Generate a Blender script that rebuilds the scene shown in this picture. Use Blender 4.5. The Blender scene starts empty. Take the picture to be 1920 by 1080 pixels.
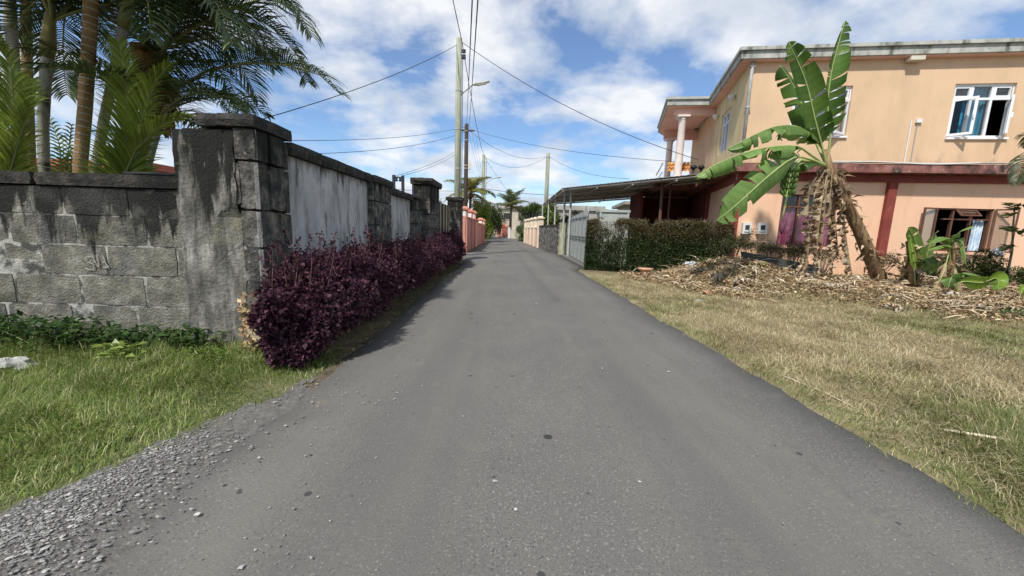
import bpy, math, random
import numpy as np
from mathutils import Matrix, Vector
R_ = math.radians
random.seed(7); rng = np.random.default_rng(7)
S = bpy.context.scene
COL = S.collection

# ------------------------------------------------------------------ camera
cam = bpy.data.cameras.new('camera'); camo = bpy.data.objects.new('camera', cam); COL.objects.link(camo)
cam.sensor_width = 36; cam.lens = 13.5; cam.clip_start = .05; cam.clip_end = 3000
camo.matrix_world = Matrix.Translation((0, 0, 1.3)) @ (Matrix.Rotation(-.0139, 4, 'Z') @ Matrix.Rotation(math.pi/2-math.atan(110/720), 4, 'X') @ Matrix.Rotation(.033, 4, 'Z'))
S.camera = camo
S.render.resolution_x, S.render.resolution_y = 1024, 576
# ------------------------------------------------------------------ light
SUN = Vector((-.30, -.52, .80)).normalized()
sd = bpy.data.lights.new('sun', 'SUN'); so = bpy.data.objects.new('sun', sd); COL.objects.link(so)
sd.energy = 3.5; sd.angle = R_(2.5); sd.color = (1, .95, .87)
so.rotation_euler = (-SUN).to_track_quat('-Z', 'Y').to_euler()
W = bpy.data.worlds.new('World'); S.world = W; W.use_nodes = True
nt = W.node_tree; nt.nodes.clear(); N = nt.nodes.new; Lk = nt.links.new
def wn(t, **k):
    n = N(t)
    for a, b in k.items(): setattr(n, a, b)
    return n
out = wn('ShaderNodeOutputWorld'); bg = wn('ShaderNodeBackground'); bg.inputs['Strength'].default_value = .1
sky = wn('ShaderNodeTexSky', sky_type='NISHITA', sun_disc=False, sun_elevation=math.asin(SUN.z), sun_rotation=math.atan2(SUN.x, SUN.y), air_density=1.0, dust_density=.3, ozone_density=2.5)
tc = wn('ShaderNodeTexCoord'); sep = wn('ShaderNodeSeparateXYZ'); Lk(tc.outputs['Generated'], sep.inputs[0])
def wm(op, a, b=None):
    n = wn('ShaderNodeMath', operation=op)
    for i, v in enumerate((a, b)):
        if v is None: continue
        if hasattr(v, 'links'): Lk(v, n.inputs[i])
        else: n.inputs[i].default_value = v
    return n.outputs[0]
zc = wm('ADD', wm('MAXIMUM', sep.outputs['Z'], 0.0), .26)
cmb = wn('ShaderNodeCombineXYZ')
Lk(wm('DIVIDE', sep.outputs['X'], zc), cmb.inputs[0]); Lk(wm('DIVIDE', sep.outputs['Y'], zc), cmb.inputs[1])
def wnoise(scale, detail, rough, off, dist=0.0):
    mp = wn('ShaderNodeMapping'); mp.inputs['Location'].default_value = off; Lk(cmb.outputs[0], mp.inputs[0])
    n = wn('ShaderNodeTexNoise'); n.inputs['Scale'].default_value = scale; n.inputs['Detail'].default_value = detail
    n.inputs['Roughness'].default_value = rough; n.inputs['Distortion'].default_value = dist; Lk(mp.outputs[0], n.inputs['Vector']); return n.outputs['Fac']
def wramp(fac, stops):
    r = wn('ShaderNodeValToRGB'); e = r.color_ramp.elements
    while len(e) < len(stops): e.new(.5)
    for el, (p, c) in zip(e, stops): el.position = p; el.color = (*c, 1)
    Lk(fac, r.inputs[0]); return r.outputs[0]
n1 = wnoise(1.75, 10, .56, (3.1, 7.3, 0), .12); n2 = wnoise(.6, 3, .5, (8.2, 1.9, 0))
n3 = wnoise(2.4, 8, .58, (1.7, 4.4, 2), .1)
cover = wramp(wm('ADD', wm('MULTIPLY', n1, .72), wm('MULTIPLY', n2, .30)), [(.455, (.05,)*3), (.50, (.5,)*3), (.56, (.93,)*3)])
ccol = wramp(n3, [(.36, (4.2, 4.65, 5.4)), (.50, (5.4, 5.75, 6.3)), (.62, (7.0, 7.1, 7.2))])
mx = wn('ShaderNodeMixRGB'); Lk(cover, mx.inputs[0])
sk = wn('ShaderNodeMixRGB', blend_type='MULTIPLY'); sk.inputs[0].default_value = 1; sk.inputs[2].default_value = (.86, 1.0, 1.14, 1); Lk(sky.outputs[0], sk.inputs[1])
Lk(sk.outputs[0], mx.inputs[1]); Lk(ccol, mx.inputs[2])
Lk(mx.outputs[0], bg.inputs['Color']); Lk(bg.outputs[0], out.inputs[0])
S.view_settings.view_transform = 'Standard'; S.view_settings.look = 'None'; S.view_settings.exposure = 0.5; S.view_settings.gamma = 1
S.render.engine = 'CYCLES'
S.cycles.max_bounces = 6; S.cycles.transparent_max_bounces = 8

# ------------------------------------------------------------------ materials
MATS = {}
def mat(name, stops, scale=4, rough=.85, bump=.15, bscale=None, detail=7, stretch=(1, 1, 1), tint=False, trans=0, metal=0, spec=.3,
        dirt=None, low=None, speck=None, coord='world', bdist=.02):
    """colour from noise stops; dirt=(colour, scale, threshold, soft, stretch) adds worn patches; speck=(colour, scale, size) small spots"""
    m = bpy.data.materials.new(name); m.use_nodes = True; t = m.node_tree; ns = t.nodes; lk = t.links.new
    b = ns['Principled BSDF']; o = ns['Material Output']
    if coord == 'world': vec = ns.new('ShaderNodeNewGeometry').outputs['Position']
    else: vec = ns.new('ShaderNodeTexCoord').outputs['Object']
    def mapped(st):
        if st == (1, 1, 1): return vec
        mp = ns.new('ShaderNodeMapping'); mp.inputs['Scale'].default_value = st; lk(vec, mp.inputs[0]); return mp.outputs[0]
    def noise(sc, det=7, st=(1, 1, 1), ro=.6):
        n = ns.new('ShaderNodeTexNoise'); n.inputs['Scale'].default_value = sc; n.inputs['Detail'].default_value = det; n.inputs['Roughness'].default_value = ro
        lk(mapped(st), n.inputs['Vector']); return n.outputs['Fac']
    def ramp(f, stp):
        r = ns.new('ShaderNodeValToRGB'); e = r.color_ramp.elements
        while len(e) < len(stp): e.new(.5)
        for el, (p, c) in zip(e, stp): el.position = p; el.color = (*c, 1)
        lk(f, r.inputs[0]); return r.outputs[0]
    def mix(fac, a, c, bt='MIX'):
        n = ns.new('ShaderNodeMixRGB'); n.blend_type = bt
        for i, v in ((0, fac), (1, a), (2, c)):
            if hasattr(v, 'links'): lk(v, n.inputs[i])
            elif isinstance(v, tuple): n.inputs[i].default_value = (*v, 1)
            else: n.inputs[i].default_value = v
        return n.outputs[0]
    col = ramp(noise(scale, detail, stretch), stops)
    if tint:
        a = ns.new('ShaderNodeAttribute'); a.attribute_name = 'tint'; col = mix(1, col, a.outputs['Color'], 'MULTIPLY')
    for d in (dirt or []):
        dc, dsc, th, sf, st = d[:5]
        f = noise(dsc, 8, st, .62)
        if len(d) > 5:      # (zlow, zhigh): more of it between these heights
            sp = ns.new('ShaderNodeSeparateXYZ'); lk(vec, sp.inputs[0])
            mr = ns.new('ShaderNodeMapRange'); mr.inputs['From Min'].default_value = d[5][0]; mr.inputs['From Max'].default_value = d[5][1]
            mr.inputs['To Min'].default_value = -.22; mr.inputs['To Max'].default_value = .16; lk(sp.outputs['Z'], mr.inputs['Value'])
            ad = ns.new('ShaderNodeMath'); ad.operation = 'ADD'; lk(f, ad.inputs[0]); lk(mr.outputs[0], ad.inputs[1]); f = ad.outputs[0]
        col = mix(ramp(f, [(th-sf, (0, 0, 0)), (th+sf, (1, 1, 1))]), col, dc)
    for sc_ in (speck or []):
        c, sc, size = sc_[:3]
        v = ns.new('ShaderNodeTexVoronoi'); v.inputs['Scale'].default_value = sc; lk(vec, v.inputs['Vector'])
        f = ramp(v.outputs['Distance'], [(size*.75, (1, 1, 1)), (size, (0, 0, 0))])
        if len(sc_) > 3:
            f2 = ramp(v.outputs['Color'], [(sc_[3], (0, 0, 0)), (sc_[3]+.01, (1, 1, 1))]); f = mix(1, f, f2, 'MULTIPLY')
        col = mix(f, col, c)
    lk(col, b.inputs['Base Color'])
    b.inputs['Roughness'].default_value = rough; b.inputs['Metallic'].default_value = metal
    b.inputs['Specular IOR Level'].default_value = spec
    if bump:
        bp = ns.new('ShaderNodeBump'); bp.inputs['Strength'].default_value = bump; bp.inputs['Distance'].default_value = bdist
        lk(noise(bscale or scale*6, 6, stretch if bscale is None else (1, 1, 1)), bp.inputs['Height']); lk(bp.outputs[0], b.inputs['Normal'])
    if trans:
        tr = ns.new('ShaderNodeBsdfTranslucent'); lk(col, tr.inputs[0]); mxs = ns.new('ShaderNodeMixShader'); mxs.inputs[0].default_value = trans
        lk(b.outputs[0], mxs.inputs[1]); lk(tr.outputs[0], mxs.inputs[2]); lk(mxs.outputs[0], o.inputs[0])
    MATS[name] = m; return m
def g2(a, b): return [(.35, a), (.65, b)]
def gy(v): return (v, v, v)

def asphalt_mat():
    m = mat('asphalt', [(.3, (.108, .105, .097)), (.5, (.130, .126, .116)), (.7, (.158, .152, .138))], .55, .88, .55, 210, 5, spec=.25, bdist=.006,
            dirt=[((.100, .098, .094), .9, .60, .10, (1, .3, 1)), ((.175, .163, .14), .7, .64, .14, (1, .4, 1)), ((.055, .054, .052), 110, .60, .06, (1, 1, 1)), ((.27, .26, .24), 90, .62, .05, (1, 1, 1)), ((.155, .147, .13), .9, .60, .16, (1.2, .05, 1)), ((.108, .105, .10), 1.4, .62, .14, (1.1, .06, 1)), ((.17, .155, .125), 3.2, .68, .08, (1, 1, 1))],
            speck=[((.042, .041, .040), 2.6, .085, .52), ((.055, .054, .052), 4.6, .095, .60), ((.062, .06, .058), 7.5, .09, .64), ((.42, .41, .39), 8, .035, .66)])
    return m
asphalt_mat()
mat('soil', [(.35, (.085, .065, .042)), (.65, (.17, .135, .09))], 3, .95, .6, 40)
mat('ground_earth', [(.3, (.10, .085, .05)), (.5, (.16, .135, .075)), (.7, (.21, .175, .105))], 2.2, .95, .6, 35, speck=[((.25, .22, .16), 40, .2, .8)])
mat('ground_verge', [(.3, (.13, .12, .055)), (.5, (.23, .19, .105)), (.7, (.31, .26, .155))], 2.0, .95, .7, 60)
mat('ground_left', [(.35, (.07, .09, .03)), (.55, (.12, .125, .055)), (.7, (.20, .165, .105))], 2.2, .95, .6, 60)
mat('gravel_bed', [(.35, (.10, .096, .088)), (.65, (.165, .158, .143))], 22, .95, .6, 90)
mat('grass', [(.3, (.8,)*3), (.7, (1.2,)*3)], 1.5, .6, 0, tint=True, trans=.35)
mat('leaf', [(.3, (.8,)*3), (.7, (1.2,)*3)], 6, .45, 0, tint=True, trans=.3, spec=.4)
mat('leaf_matte', [(.3, (.8,)*3), (.7, (1.2,)*3)], 6, .65, 0, tint=True, trans=.22, spec=.2)
mat('dry_leaf', [(.3, (.75,)*3), (.7, (1.2,)*3)], 14, .8, 0, tint=True, trans=.15)
mat('pebble', [(.3, (.75,)*3), (.7, (1.2,)*3)], 40, .85, .2, 90, tint=True)
mat('concrete_block', [(.28, (.085, .082, .068)), (.45, (.165, .16, .13)), (.58, (.235, .225, .185)), (.75, (.38, .37, .33))], 5.5, .95, 1.0, 48, 10, bdist=.03,
    dirt=[((.10, .10, .10), 2.2, .62, .06, (1, 1, 1)), ((.018, .018, .016), 2.3, .52, .03, (2.2, 1, .38), (.70, 1.58)), ((.05, .05, .045), 1.3, .60, .06, (1, 1, 1)), ((.42, .41, .37), 9, .70, .04, (1, 1, 1)), ((.075, .068, .045), 2.0, .63, .07, (1, 1, 1.5))])
mat('mortar', g2((.26, .255, .23), (.46, .45, .41)), 9, .95, .7, 60, dirt=[((.018, .018, .016), 2.3, .52, .03, (2.2, 1, .38), (.70, 1.58)), ((.07, .068, .06), 5, .52, .05, (1, 1, 1))])
mat('black_stone', [(.3, (.016, .016, .014)), (.5, (.036, .034, .03)), (.68, (.075, .07, .06)), (.8, (.16, .15, .13))], 7, .95, 1.0, 30, 9, bdist=.03)
mat('basalt', [(.28, (.026, .026, .024)), (.46, (.075, .072, .065)), (.6, (.17, .16, .14)), (.75, (.38, .36, .32))], 7, .95, 1.0, 32, 9, bdist=.03,
    dirt=[((.20, .15, .07), 3.3, .65, .05, (1, 1, 1)), ((.42, .41, .38), 11, .68, .04, (1, 1, .6)), ((.015, .015, .013), 2.4, .56, .06, (1.3, 1.3, .5), (1.0, 2.3))])
mat('plaster_black', [(.28, (.04, .04, .036)), (.46, (.12, .115, .10)), (.62, (.27, .26, .23)), (.75, (.45, .44, .40))], 5, .95, .9, 30, 9, (1.6, 1.6, .5),
    dirt=[((.014, .014, .012), 3.0, .50, .05, (2.4, 2.4, .35), (.5, 2.1)), ((.33, .32, .29), 5, .66, .04, (2.5, 2.5, .4)), ((.19, .18, .125), 2.1, .62, .06, (1, 1, 1))])
mat('render_grey', [(.25, (.30, .31, .315)), (.5, (.42, .43, .435)), (.75, (.56, .57, .57))], 3.0, .9, .5, 20, 10, (1, 1, .75),
    dirt=[((.22, .22, .215), 2.6, .58, .07, (1.8, 1.8, .5)), ((.12, .12, .115), 2.4, .645, .02, (2.2, 2.2, .5)), ((.10, .10, .095), 2.2, .60, .05, (2, 2, .5), (1.0, 2.3))])
mat('mortar_line', g2((.20, .195, .18), (.34, .33, .31)), 8, .95, .5, 40)
mat('chalk', g2((.27, .265, .23), (.46, .45, .41)), 25, .95, .3)
mat('cream_flake', g2((.34, .28, .19), (.55, .47, .34)), 9, .95, .6, 40, dirt=[((.05, .04, .03), 9, .58, .04, (1, 1, 1))])
mat('peach', [(.3, (.62, .43, .275)), (.7, (.68, .475, .31))], .8, .9, .12, 70, dirt=[((.57, .39, .24), 1.3, .64, .14, (2, 2, .3)), ((.52, .37, .24), 1.1, .62, .12, (1, 1, .5)), ((.42, .32, .22), 2.4, .62, .12, (1.5, 1.5, .8), (4.0, 3.2))])
mat('peach_low', [(.3, (.72, .46, .31)), (.7, (.77, .50, .34))], .9, .9, .12, 70, dirt=[((.62, .36, .22), 1.0, .66, .12, (2, 2, .4)), ((.50, .33, .20), 2.0, .55, .15, (1, 1, 1), (.9, -.3))])
mat('cream_yellow', [(.3, (.58, .47, .24)), (.7, (.72, .58, .33))], 1.2, .9, .12, 70, dirt=[((.36, .33, .24), 1.5, .60, .10, (4, 4, .25))])
mat('maroon', [(.3, (.17, .035, .028)), (.7, (.25, .055, .042))], 3, .7, .1, 50, dirt=[((.33, .13, .11), 5, .66, .05, (1, 1, .4))])
mat('slab_edge', [(.3, (.13, .06, .05)), (.5, (.24, .10, .085)), (.7, (.36, .20, .16))], 2.5, .9, .3, 30, dirt=[((.035, .03, .027), 3.5, .56, .08, (1, 1, .5)), ((.40, .36, .30), 6, .68, .04, (1, 1, 1))])
mat('soffit_pink', g2((.68, .42, .34), (.76, .49, .40)), 1.5, .9, .1, 50)
mat('fascia', [(.3, (.30, .31, .28)), (.7, (.50, .50, .46))], 3, .9, .2, 40, dirt=[((.10, .11, .09), 3.5, .60, .08, (1, 1, .35)), ((.22, .30, .25), 5, .68, .06, (1, 1, 1))])
mat('column_white', g2((.66, .56, .52), (.76, .67, .63)), 3, .8, .1, 50)
mat('white_pvc', g2((.74, .75, .77), (.80, .81, .83)), 3, .35, 0, spec=.5)
mat('white_paint', g2((.62, .62, .60), (.74, .74, .72)), 5, .6, .1, 50)
mat('grey_pipe', g2((.30, .31, .28), (.42, .43, .40)), 6, .6, .1, 40)
mat('brown_wood', g2((.10, .045, .03), (.17, .08, .055)), 8, .6, .2, 40, stretch=(6, 6, .5))
mat('curtain_purple', [(.3, (.25, .03, .105)), (.5, (.38, .06, .165)), (.68, (.54, .25, .34))], 6, .9, .2, 60, stretch=(1, 1, .6))
mat('curtain_teal', [(.3, (.02, .22, .36)), (.6, (.035, .33, .50)), (.75, (.10, .42, .58))], 5, .9, .1, 60, stretch=(1, 1, .4))
mat('curtain_pale', [(.3, (.30, .45, .62)), (.5, (.55, .66, .76)), (.7, (.75, .80, .84))], 9, .9, .1, 60)
mat('curtain_lilac', [(.3, (.30, .27, .34)), (.7, (.48, .44, .52))], 7, .9, .1, 60, stretch=(4, 4, .3))
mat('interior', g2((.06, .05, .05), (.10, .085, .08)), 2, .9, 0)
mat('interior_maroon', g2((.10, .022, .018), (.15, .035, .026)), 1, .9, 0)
def glass_mat():
    m = bpy.data.materials.new('glass'); m.use_nodes = True; t = m.node_tree; b = t.nodes['Principled BSDF']
    b.inputs['Base Color'].default_value = (.45, .5, .52, 1); b.inputs['Roughness'].default_value = .03; b.inputs['Specular IOR Level'].default_value = .6
    n = t.nodes.new('ShaderNodeTexNoise'); n.inputs['Scale'].default_value = 3
    r = t.nodes.new('ShaderNodeMapRange'); r.inputs['To Min'].default_value = .02; r.inputs['To Max'].default_value = .05
    t.links.new(n.outputs[0], r.inputs[0]); t.links.new(r.outputs[0], b.inputs['Roughness'])
    tr = t.nodes.new('ShaderNodeBsdfTransparent'); tr.inputs[0].default_value = (.88, .89, .89, 1); mxs = t.nodes.new('ShaderNodeMixShader')
    lw = t.nodes.new('ShaderNodeLayerWeight'); lw.inputs[0].default_value = .35; fr = t.nodes.new('ShaderNodeMath'); fr.operation = 'MULTIPLY'; fr.inputs[1].default_value = .35; t.links.new(lw.outputs['Facing'], fr.inputs[0])
    gl = t.nodes.new('ShaderNodeBsdfGlossy'); gl.inputs['Roughness'].default_value = .03
    ad = t.nodes.new('ShaderNodeMath'); ad.operation = 'ADD'; ad.inputs[1].default_value = .02; t.links.new(fr.outputs[0], ad.inputs[0])
    t.links.new(ad.outputs[0], mxs.inputs[0]); t.links.new(tr.outputs[0], mxs.inputs[1]); t.links.new(gl.outputs[0], mxs.inputs[2])
    t.links.new(mxs.outputs[0], t.nodes['Material Output'].inputs[0]); MATS['glass'] = m
glass_mat()
mat('tin_roof', [(.3, (.30, .28, .25)), (.7, (.44, .42, .39))], 3, .6, .1, 40, metal=.0, dirt=[((.12, .08, .05), 2.5, .64, .06, (1, 1, 1))])
mat('tin_dark', [(.3, (.03, .036, .030)), (.7, (.07, .078, .066))], 5, .6, .2, 40, dirt=[((.12, .09, .06), 6, .66, .05, (1, 1, 1))])
mat('steel_grey', [(.3, (.34, .36, .325)), (.7, (.45, .47, .43))], 4, .5, .1, 40, dirt=[((.20, .15, .10), 5, .72, .04, (1, 1, .4))])
mat('steel_edge', [(.3, (.17, .185, .18)), (.7, (.24, .26, .25))], 4, .5, .1, 40)
mat('steel_dark', g2((.02, .022, .04), (.04, .042, .07)), 6, .6, .1)
mat('pole_concrete', [(.3, (.23, .25, .18)), (.7, (.36, .375, .29))], 4, .9, .3, 40, stretch=(2, 2, .3), dirt=[((.12, .14, .09), 3, .62, .08, (4, 4, .2))])
mat('pole_wood', [(.3, (.035, .026, .02)), (.7, (.085, .065, .05))], 6, .9, .4, 40, stretch=(5, 5, .3))
mat('wire', g2(gy(.02), gy(.04)), 3, .6, 0)
mat('lamp_grey', g2((.34, .35, .34), (.46, .47, .45)), 9, .5, .1)
mat('lamp_glass', g2((.55, .52, .42), (.62, .58, .47)), 9, .3, 0)
mat('pink_wall', [(.3, (.56, .245, .19)), (.7, (.64, .30, .235))], 1.5, .9, .15, 50, dirt=[((.45, .22, .17), 1.2, .62, .1, (3, 3, .3))])
mat('pink_cap', g2((.50, .21, .14), (.58, .26, .18)), 4, .9, .2, 40)
mat('peach_fence', g2((.60, .38, .29), (.68, .45, .35)), 2, .9, .15, 50)
mat('cream_fence', g2((.64, .53, .40), (.74, .63, .49)), 3, .9, .15, 50)
mat('moss_cream', [(.3, (.36, .34, .20)), (.7, (.50, .47, .31))], 3, .9, .2, 40, dirt=[((.16, .15, .09), 3, .58, .1, (1, 1, .5))])
mat('rubble', [(.36, (.04, .038, .034)), (.5, (.12, .115, .10)), (.62, (.30, .285, .26))], 6, .95, 1, 14, 6, speck=[((.022, .02, .018), 7, .16)], bdist=.05)
mat('house_grey', [(.3, (.26, .25, .22)), (.7, (.40, .38, .34))], .8, .9, .2, 20)
mat('house_cream', [(.3, (.46, .42, .33)), (.7, (.58, .53, .43))], .8, .9, .2, 20)
mat('house_pink', [(.3, (.62, .34, .26)), (.7, (.70, .42, .33))], .8, .9, .2, 20)
mat('red_brown', g2((.30, .09, .06), (.38, .13, .09)), 4, .8, .1)
mat('window_dark', g2((.025, .027, .03), (.05, .055, .06)), 3, .15, 0, spec=.6)
mat('terracotta', g2((.46, .25, .15), (.56, .33, .21)), 9, .9, .2, 50)
mat('plastic_white', g2((.62, .64, .67), (.75, .77, .80)), 20, .3, .3, 60, trans=.3)
mat('blue_tarp', g2((.16, .28, .50), (.24, .36, .58)), 6, .5, .2)
mat('red_paint', g2((.45, .05, .04), (.55, .08, .06)), 6, .5, 0)
mat('orange_cloth', g2((.70, .33, .05), (.80, .45, .10)), 12, .9, .1)
mat('black_rubber', g2(gy(.012), gy(.025)), 6, .5, .1)
mat('palm_trunk', [(.3, (.20, .19, .145)), (.7, (.40, .385, .32))], 5, .9, .4, 30, stretch=(2, 2, .6), dirt=[((.06, .06, .04), 4, .62, .06, (1, 1, 1))])
mat('palm_trunk_brown', [(.3, (.16, .095, .042)), (.7, (.33, .205, .095))], 5, .9, .4, 30, stretch=(2, 2, .6), dirt=[((.26, .25, .20), 4, .66, .05, (1, 1, 1))])
mat('palm_ring', g2((.26, .23, .17), (.40, .37, .30)), 8, .9, .2)
mat('crownshaft', [(.3, (.14, .16, .06)), (.7, (.30, .20, .07))], 3, .6, .1, stretch=(3, 3, .5))
mat('rachis', g2((.17, .19, .06), (.26, .24, .09)), 5, .6, 0)
mat('coir', [(.3, (.16, .075, .022)), (.7, (.34, .17, .055))], 12, .95, .5, 60, stretch=(4, 4, .4))
mat('dry_rib', g2((.20, .15, .09), (.34, .27, .17)), 8, .9, .2)
mat('bark', [(.3, (.06, .048, .035)), (.7, (.13, .105, .08))], 9, .95, .5, 40, stretch=(3, 3, .5))
mat('purple_stem', g2((.09, .04, .035), (.20, .11, .085)), 9, .9, .2)
mat('banana_leaf', [(.3, (.78,)*3), (.7, (1.2,)*3)], 3, .4, .25, 40, tint=True, trans=.38, spec=.45)
mat('banana_rib', g2((.27, .33, .11), (.38, .42, .17)), 6, .5, 0)
mat('banana_stem', [(.25, (.06, .035, .02)), (.45, (.17, .105, .055)), (.6, (.27, .18, .095)), (.75, (.25, .26, .07))], 4, .8, .6, 20, 9, (2, 2, .45), dirt=[((.03, .02, .012), 4, .60, .06, (3, 3, .3))])
mat('banana_fruit', g2((.045, .10, .016), (.08, .15, .028)), 10, .5, 0)
mat('banana_bud', g2((.09, .03, .045), (.15, .05, .07)), 8, .6, 0)
mat('rock_white', [(.3, (.30, .30, .29)), (.7, (.52, .51, .49))], 9, .95, .8, 30)

# ------------------------------------------------------------------ mesh helpers
def link(o, parent=None):
    COL.objects.link(o)
    if parent: o.parent = parent
    return o
def tag(o, label=None, cat=None, group=None, kind=None):
    if label: o['label'] = label
    if cat: o['category'] = cat
    if group: o['group'] = group
    if kind: o['kind'] = kind
    return o
def empty(name, loc=(0, 0, 0), rz=0, label=None, cat=None, group=None):
    o = bpy.data.objects.new(name, None); o.empty_display_size = .1; link(o); o.location = loc; o.rotation_euler = (0, 0, rz)
    return tag(o, label, cat, group)
class MB:
    def __init__(s): s.v = []; s.f = []; s.c = []
    def add(s, vs, fs):
        k = len(s.v); s.v += [tuple(p) for p in vs]; s.f += [tuple(i+k for i in f) for f in fs]; return s
    def box(s, c, d, rz=0, top=1.0):
        cx, cy, cz = c; hx, hy, hz = d[0]/2, d[1]/2, d[2]/2; co, si = math.cos(rz), math.sin(rz); vs = []
        for z, k in ((-hz, 1), (hz, top)):
            for x, y in ((-hx, -hy), (hx, -hy), (hx, hy), (-hx, hy)):
                x, y = x*k, y*k; vs.append((cx+x*co-y*si, cy+x*si+y*co, cz+z))
        return s.add(vs, [(3, 2, 1, 0), (4, 5, 6, 7), (0, 1, 5, 4), (1, 2, 6, 5), (2, 3, 7, 6), (3, 0, 4, 7)])
    def prism(s, poly, z0, z1):
        n = len(poly)
        if sum(poly[i][0]*poly[(i+1) % n][1]-poly[(i+1) % n][0]*poly[i][1] for i in range(n)) < 0: poly = poly[::-1]
        vs = [(x, y, z0) for x, y in poly]+[(x, y, z1) for x, y in poly]
        return s.add(vs, [tuple(range(n-1, -1, -1)), tuple(range(n, 2*n))]+[(i, (i+1) % n, n+(i+1) % n, n+i) for i in range(n)])
    def tube(s, pts, rad, n=8, cap=True):
        pts = [Vector(p) for p in pts]; m = len(pts)
        if not hasattr(rad, '__len__'): rad = [rad]*m
        up = Vector((0, 0, 1)) if abs((pts[-1]-pts[0]).normalized().z) < .9 else Vector((1, 0, 0)); vs = []
        for i, p in enumerate(pts):
            t = (pts[min(i+1, m-1)]-pts[max(i-1, 0)]).normalized(); a = t.cross(up).normalized(); b = a.cross(t)
            for k in range(n):
                q = 2*math.pi*k/n; vs.append(p+(a*math.cos(q)+b*math.sin(q))*rad[i])
        fs = [(i*n+k, i*n+(k+1) % n, (i+1)*n+(k+1) % n, (i+1)*n+k) for i in range(m-1) for k in range(n)]
        if cap: fs += [tuple(range(n-1, -1, -1)), tuple(range((m-1)*n, m*n))]
        return s.add(vs, fs)
    def lathe(s, prof, c=(0, 0, 0), n=20):
        return s.tube([(c[0], c[1], c[2]+z) for r, z in prof], [r for r, z in prof], n)
    def build(s, name, m, parent=None, smooth=False, jitter=0):
        if jitter: s.v = [tuple(c+random.uniform(-jitter, jitter) for c in p) for p in s.v]
        me = bpy.data.meshes.new(name); me.from_pydata(s.v, [], s.f); me.update()
        if m: me.materials.append(MATS[m])
        if smooth: me.polygons.foreach_set('use_smooth', [True]*len(me.polygons))
        return link(bpy.data.objects.new(name, me), parent)
def np_mesh(name, V, Q, m, parent=None, C=None, smooth=False):
    """V (n,3), Q (k,4) quads, C (n,3) per-vertex tint"""
    V = np.asarray(V, dtype=np.float32); Q = np.asarray(Q, dtype=np.int32)
    me = bpy.data.meshes.new(name); me.vertices.add(len(V)); me.vertices.foreach_set('co', V.ravel())
    me.loops.add(Q.size); me.loops.foreach_set('vertex_index', Q.ravel()); me.polygons.add(len(Q))
    me.polygons.foreach_set('loop_start', np.arange(0, Q.size, 4, dtype=np.int32)); me.polygons.foreach_set('loop_total', np.full(len(Q), 4, dtype=np.int32))
    if smooth: me.polygons.foreach_set('use_smooth', np.ones(len(Q), dtype=bool))
    me.update(calc_edges=True); me.validate()
    if C is not None:
        a = me.color_attributes.new('tint', 'FLOAT_COLOR', 'POINT'); a.data.foreach_set('color', np.concatenate([C, np.ones((len(C), 1))], 1).astype(np.float32).ravel())
    me.materials.append(MATS[m]); return link(bpy.data.objects.new(name, me), parent)
def unit(a): return a/np.maximum(np.linalg.norm(a, axis=1, keepdims=True), 1e-6)
def rdir(n): return unit(rng.normal(size=(n, 3)))
def tints(n, cols, w=None, var=.15):
    cols = np.array(cols); i = rng.choice(len(cols), n, p=w); return np.clip(cols[i]*(1+rng.normal(0, var, (n, 1))), .004, 1)
def leaf_arrays(P, A, Nn, L, Wd, fold=.12):
    n = len(P); L = np.broadcast_to(L, (n,))[:, None]; Wd = np.broadcast_to(Wd, (n,))[:, None]
    B = unit(np.cross(A, Nn)); Nn = np.cross(B, A)
    V = np.stack([P, P+A*L*.45+B*Wd*.5+Nn*L*fold, P+A*L-Nn*L*fold*.6, P+A*L*.45-B*Wd*.5+Nn*L*fold], 1).reshape(-1, 3)
    return V, np.arange(n*4).reshape(n, 4)
def leaves(name, P, L, Wd, cols, m='leaf', parent=None, A=None, up=.5, w=None, var=.18, fold=.12, out=None):
    n = len(P)
    if A is None: A = rdir(n)
    if out is not None: A = unit(A+out*.8)
    Nn = unit(rdir(n)*(1-up)+np.array([0, 0, 1.])*up)
    V, Q = leaf_arrays(P, unit(A), Nn, L, Wd, fold)
    return np_mesh(name, V, Q, m, parent, np.repeat(tints(n, cols, w, var), 4, 0))
def blades(name, P, L, Wd, lean, cols, w=None, var=.2, m='grass', parent=None, lay=0):
    """curved grass blades, two quads each"""
    n = len(P); az = rng.uniform(0, 2*np.pi, n) if not lay else 5*np.pi*fbm(P[:, 0], P[:, 1], lay, 77)+rng.normal(0, 1.0, n); D = np.stack([np.cos(az), np.sin(az), np.zeros(n)], 1); B = np.stack([-np.sin(az), np.cos(az), np.zeros(n)], 1)
    L = L[:, None]; Wd = Wd[:, None]; ln = lean[:, None]; Z = np.array([0, 0, 1.])
    m1 = P+Z*L*.5*np.cos(ln*.6)+D*L*.5*np.sin(ln*.6); t = m1+Z*L*.5*np.cos(ln*1.5)+D*L*.5*np.sin(ln*1.5); t[:, 2] = np.maximum(t[:, 2], P[:, 2]+.004)
    V = np.stack([P-B*Wd*.5, P+B*Wd*.5, m1-B*Wd*.42, m1+B*Wd*.42, t-B*Wd*.06, t+B*Wd*.06], 1).reshape(-1, 3)
    k = np.arange(n)[:, None]*6; Q = np.concatenate([k+np.array([[0, 1, 3, 2]]), k+np.array([[2, 3, 5, 4]])], 1).reshape(-1, 4)
    return np_mesh(name, V, Q, m, parent, np.repeat(tints(n, cols, w, var), 6, 0))
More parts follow.
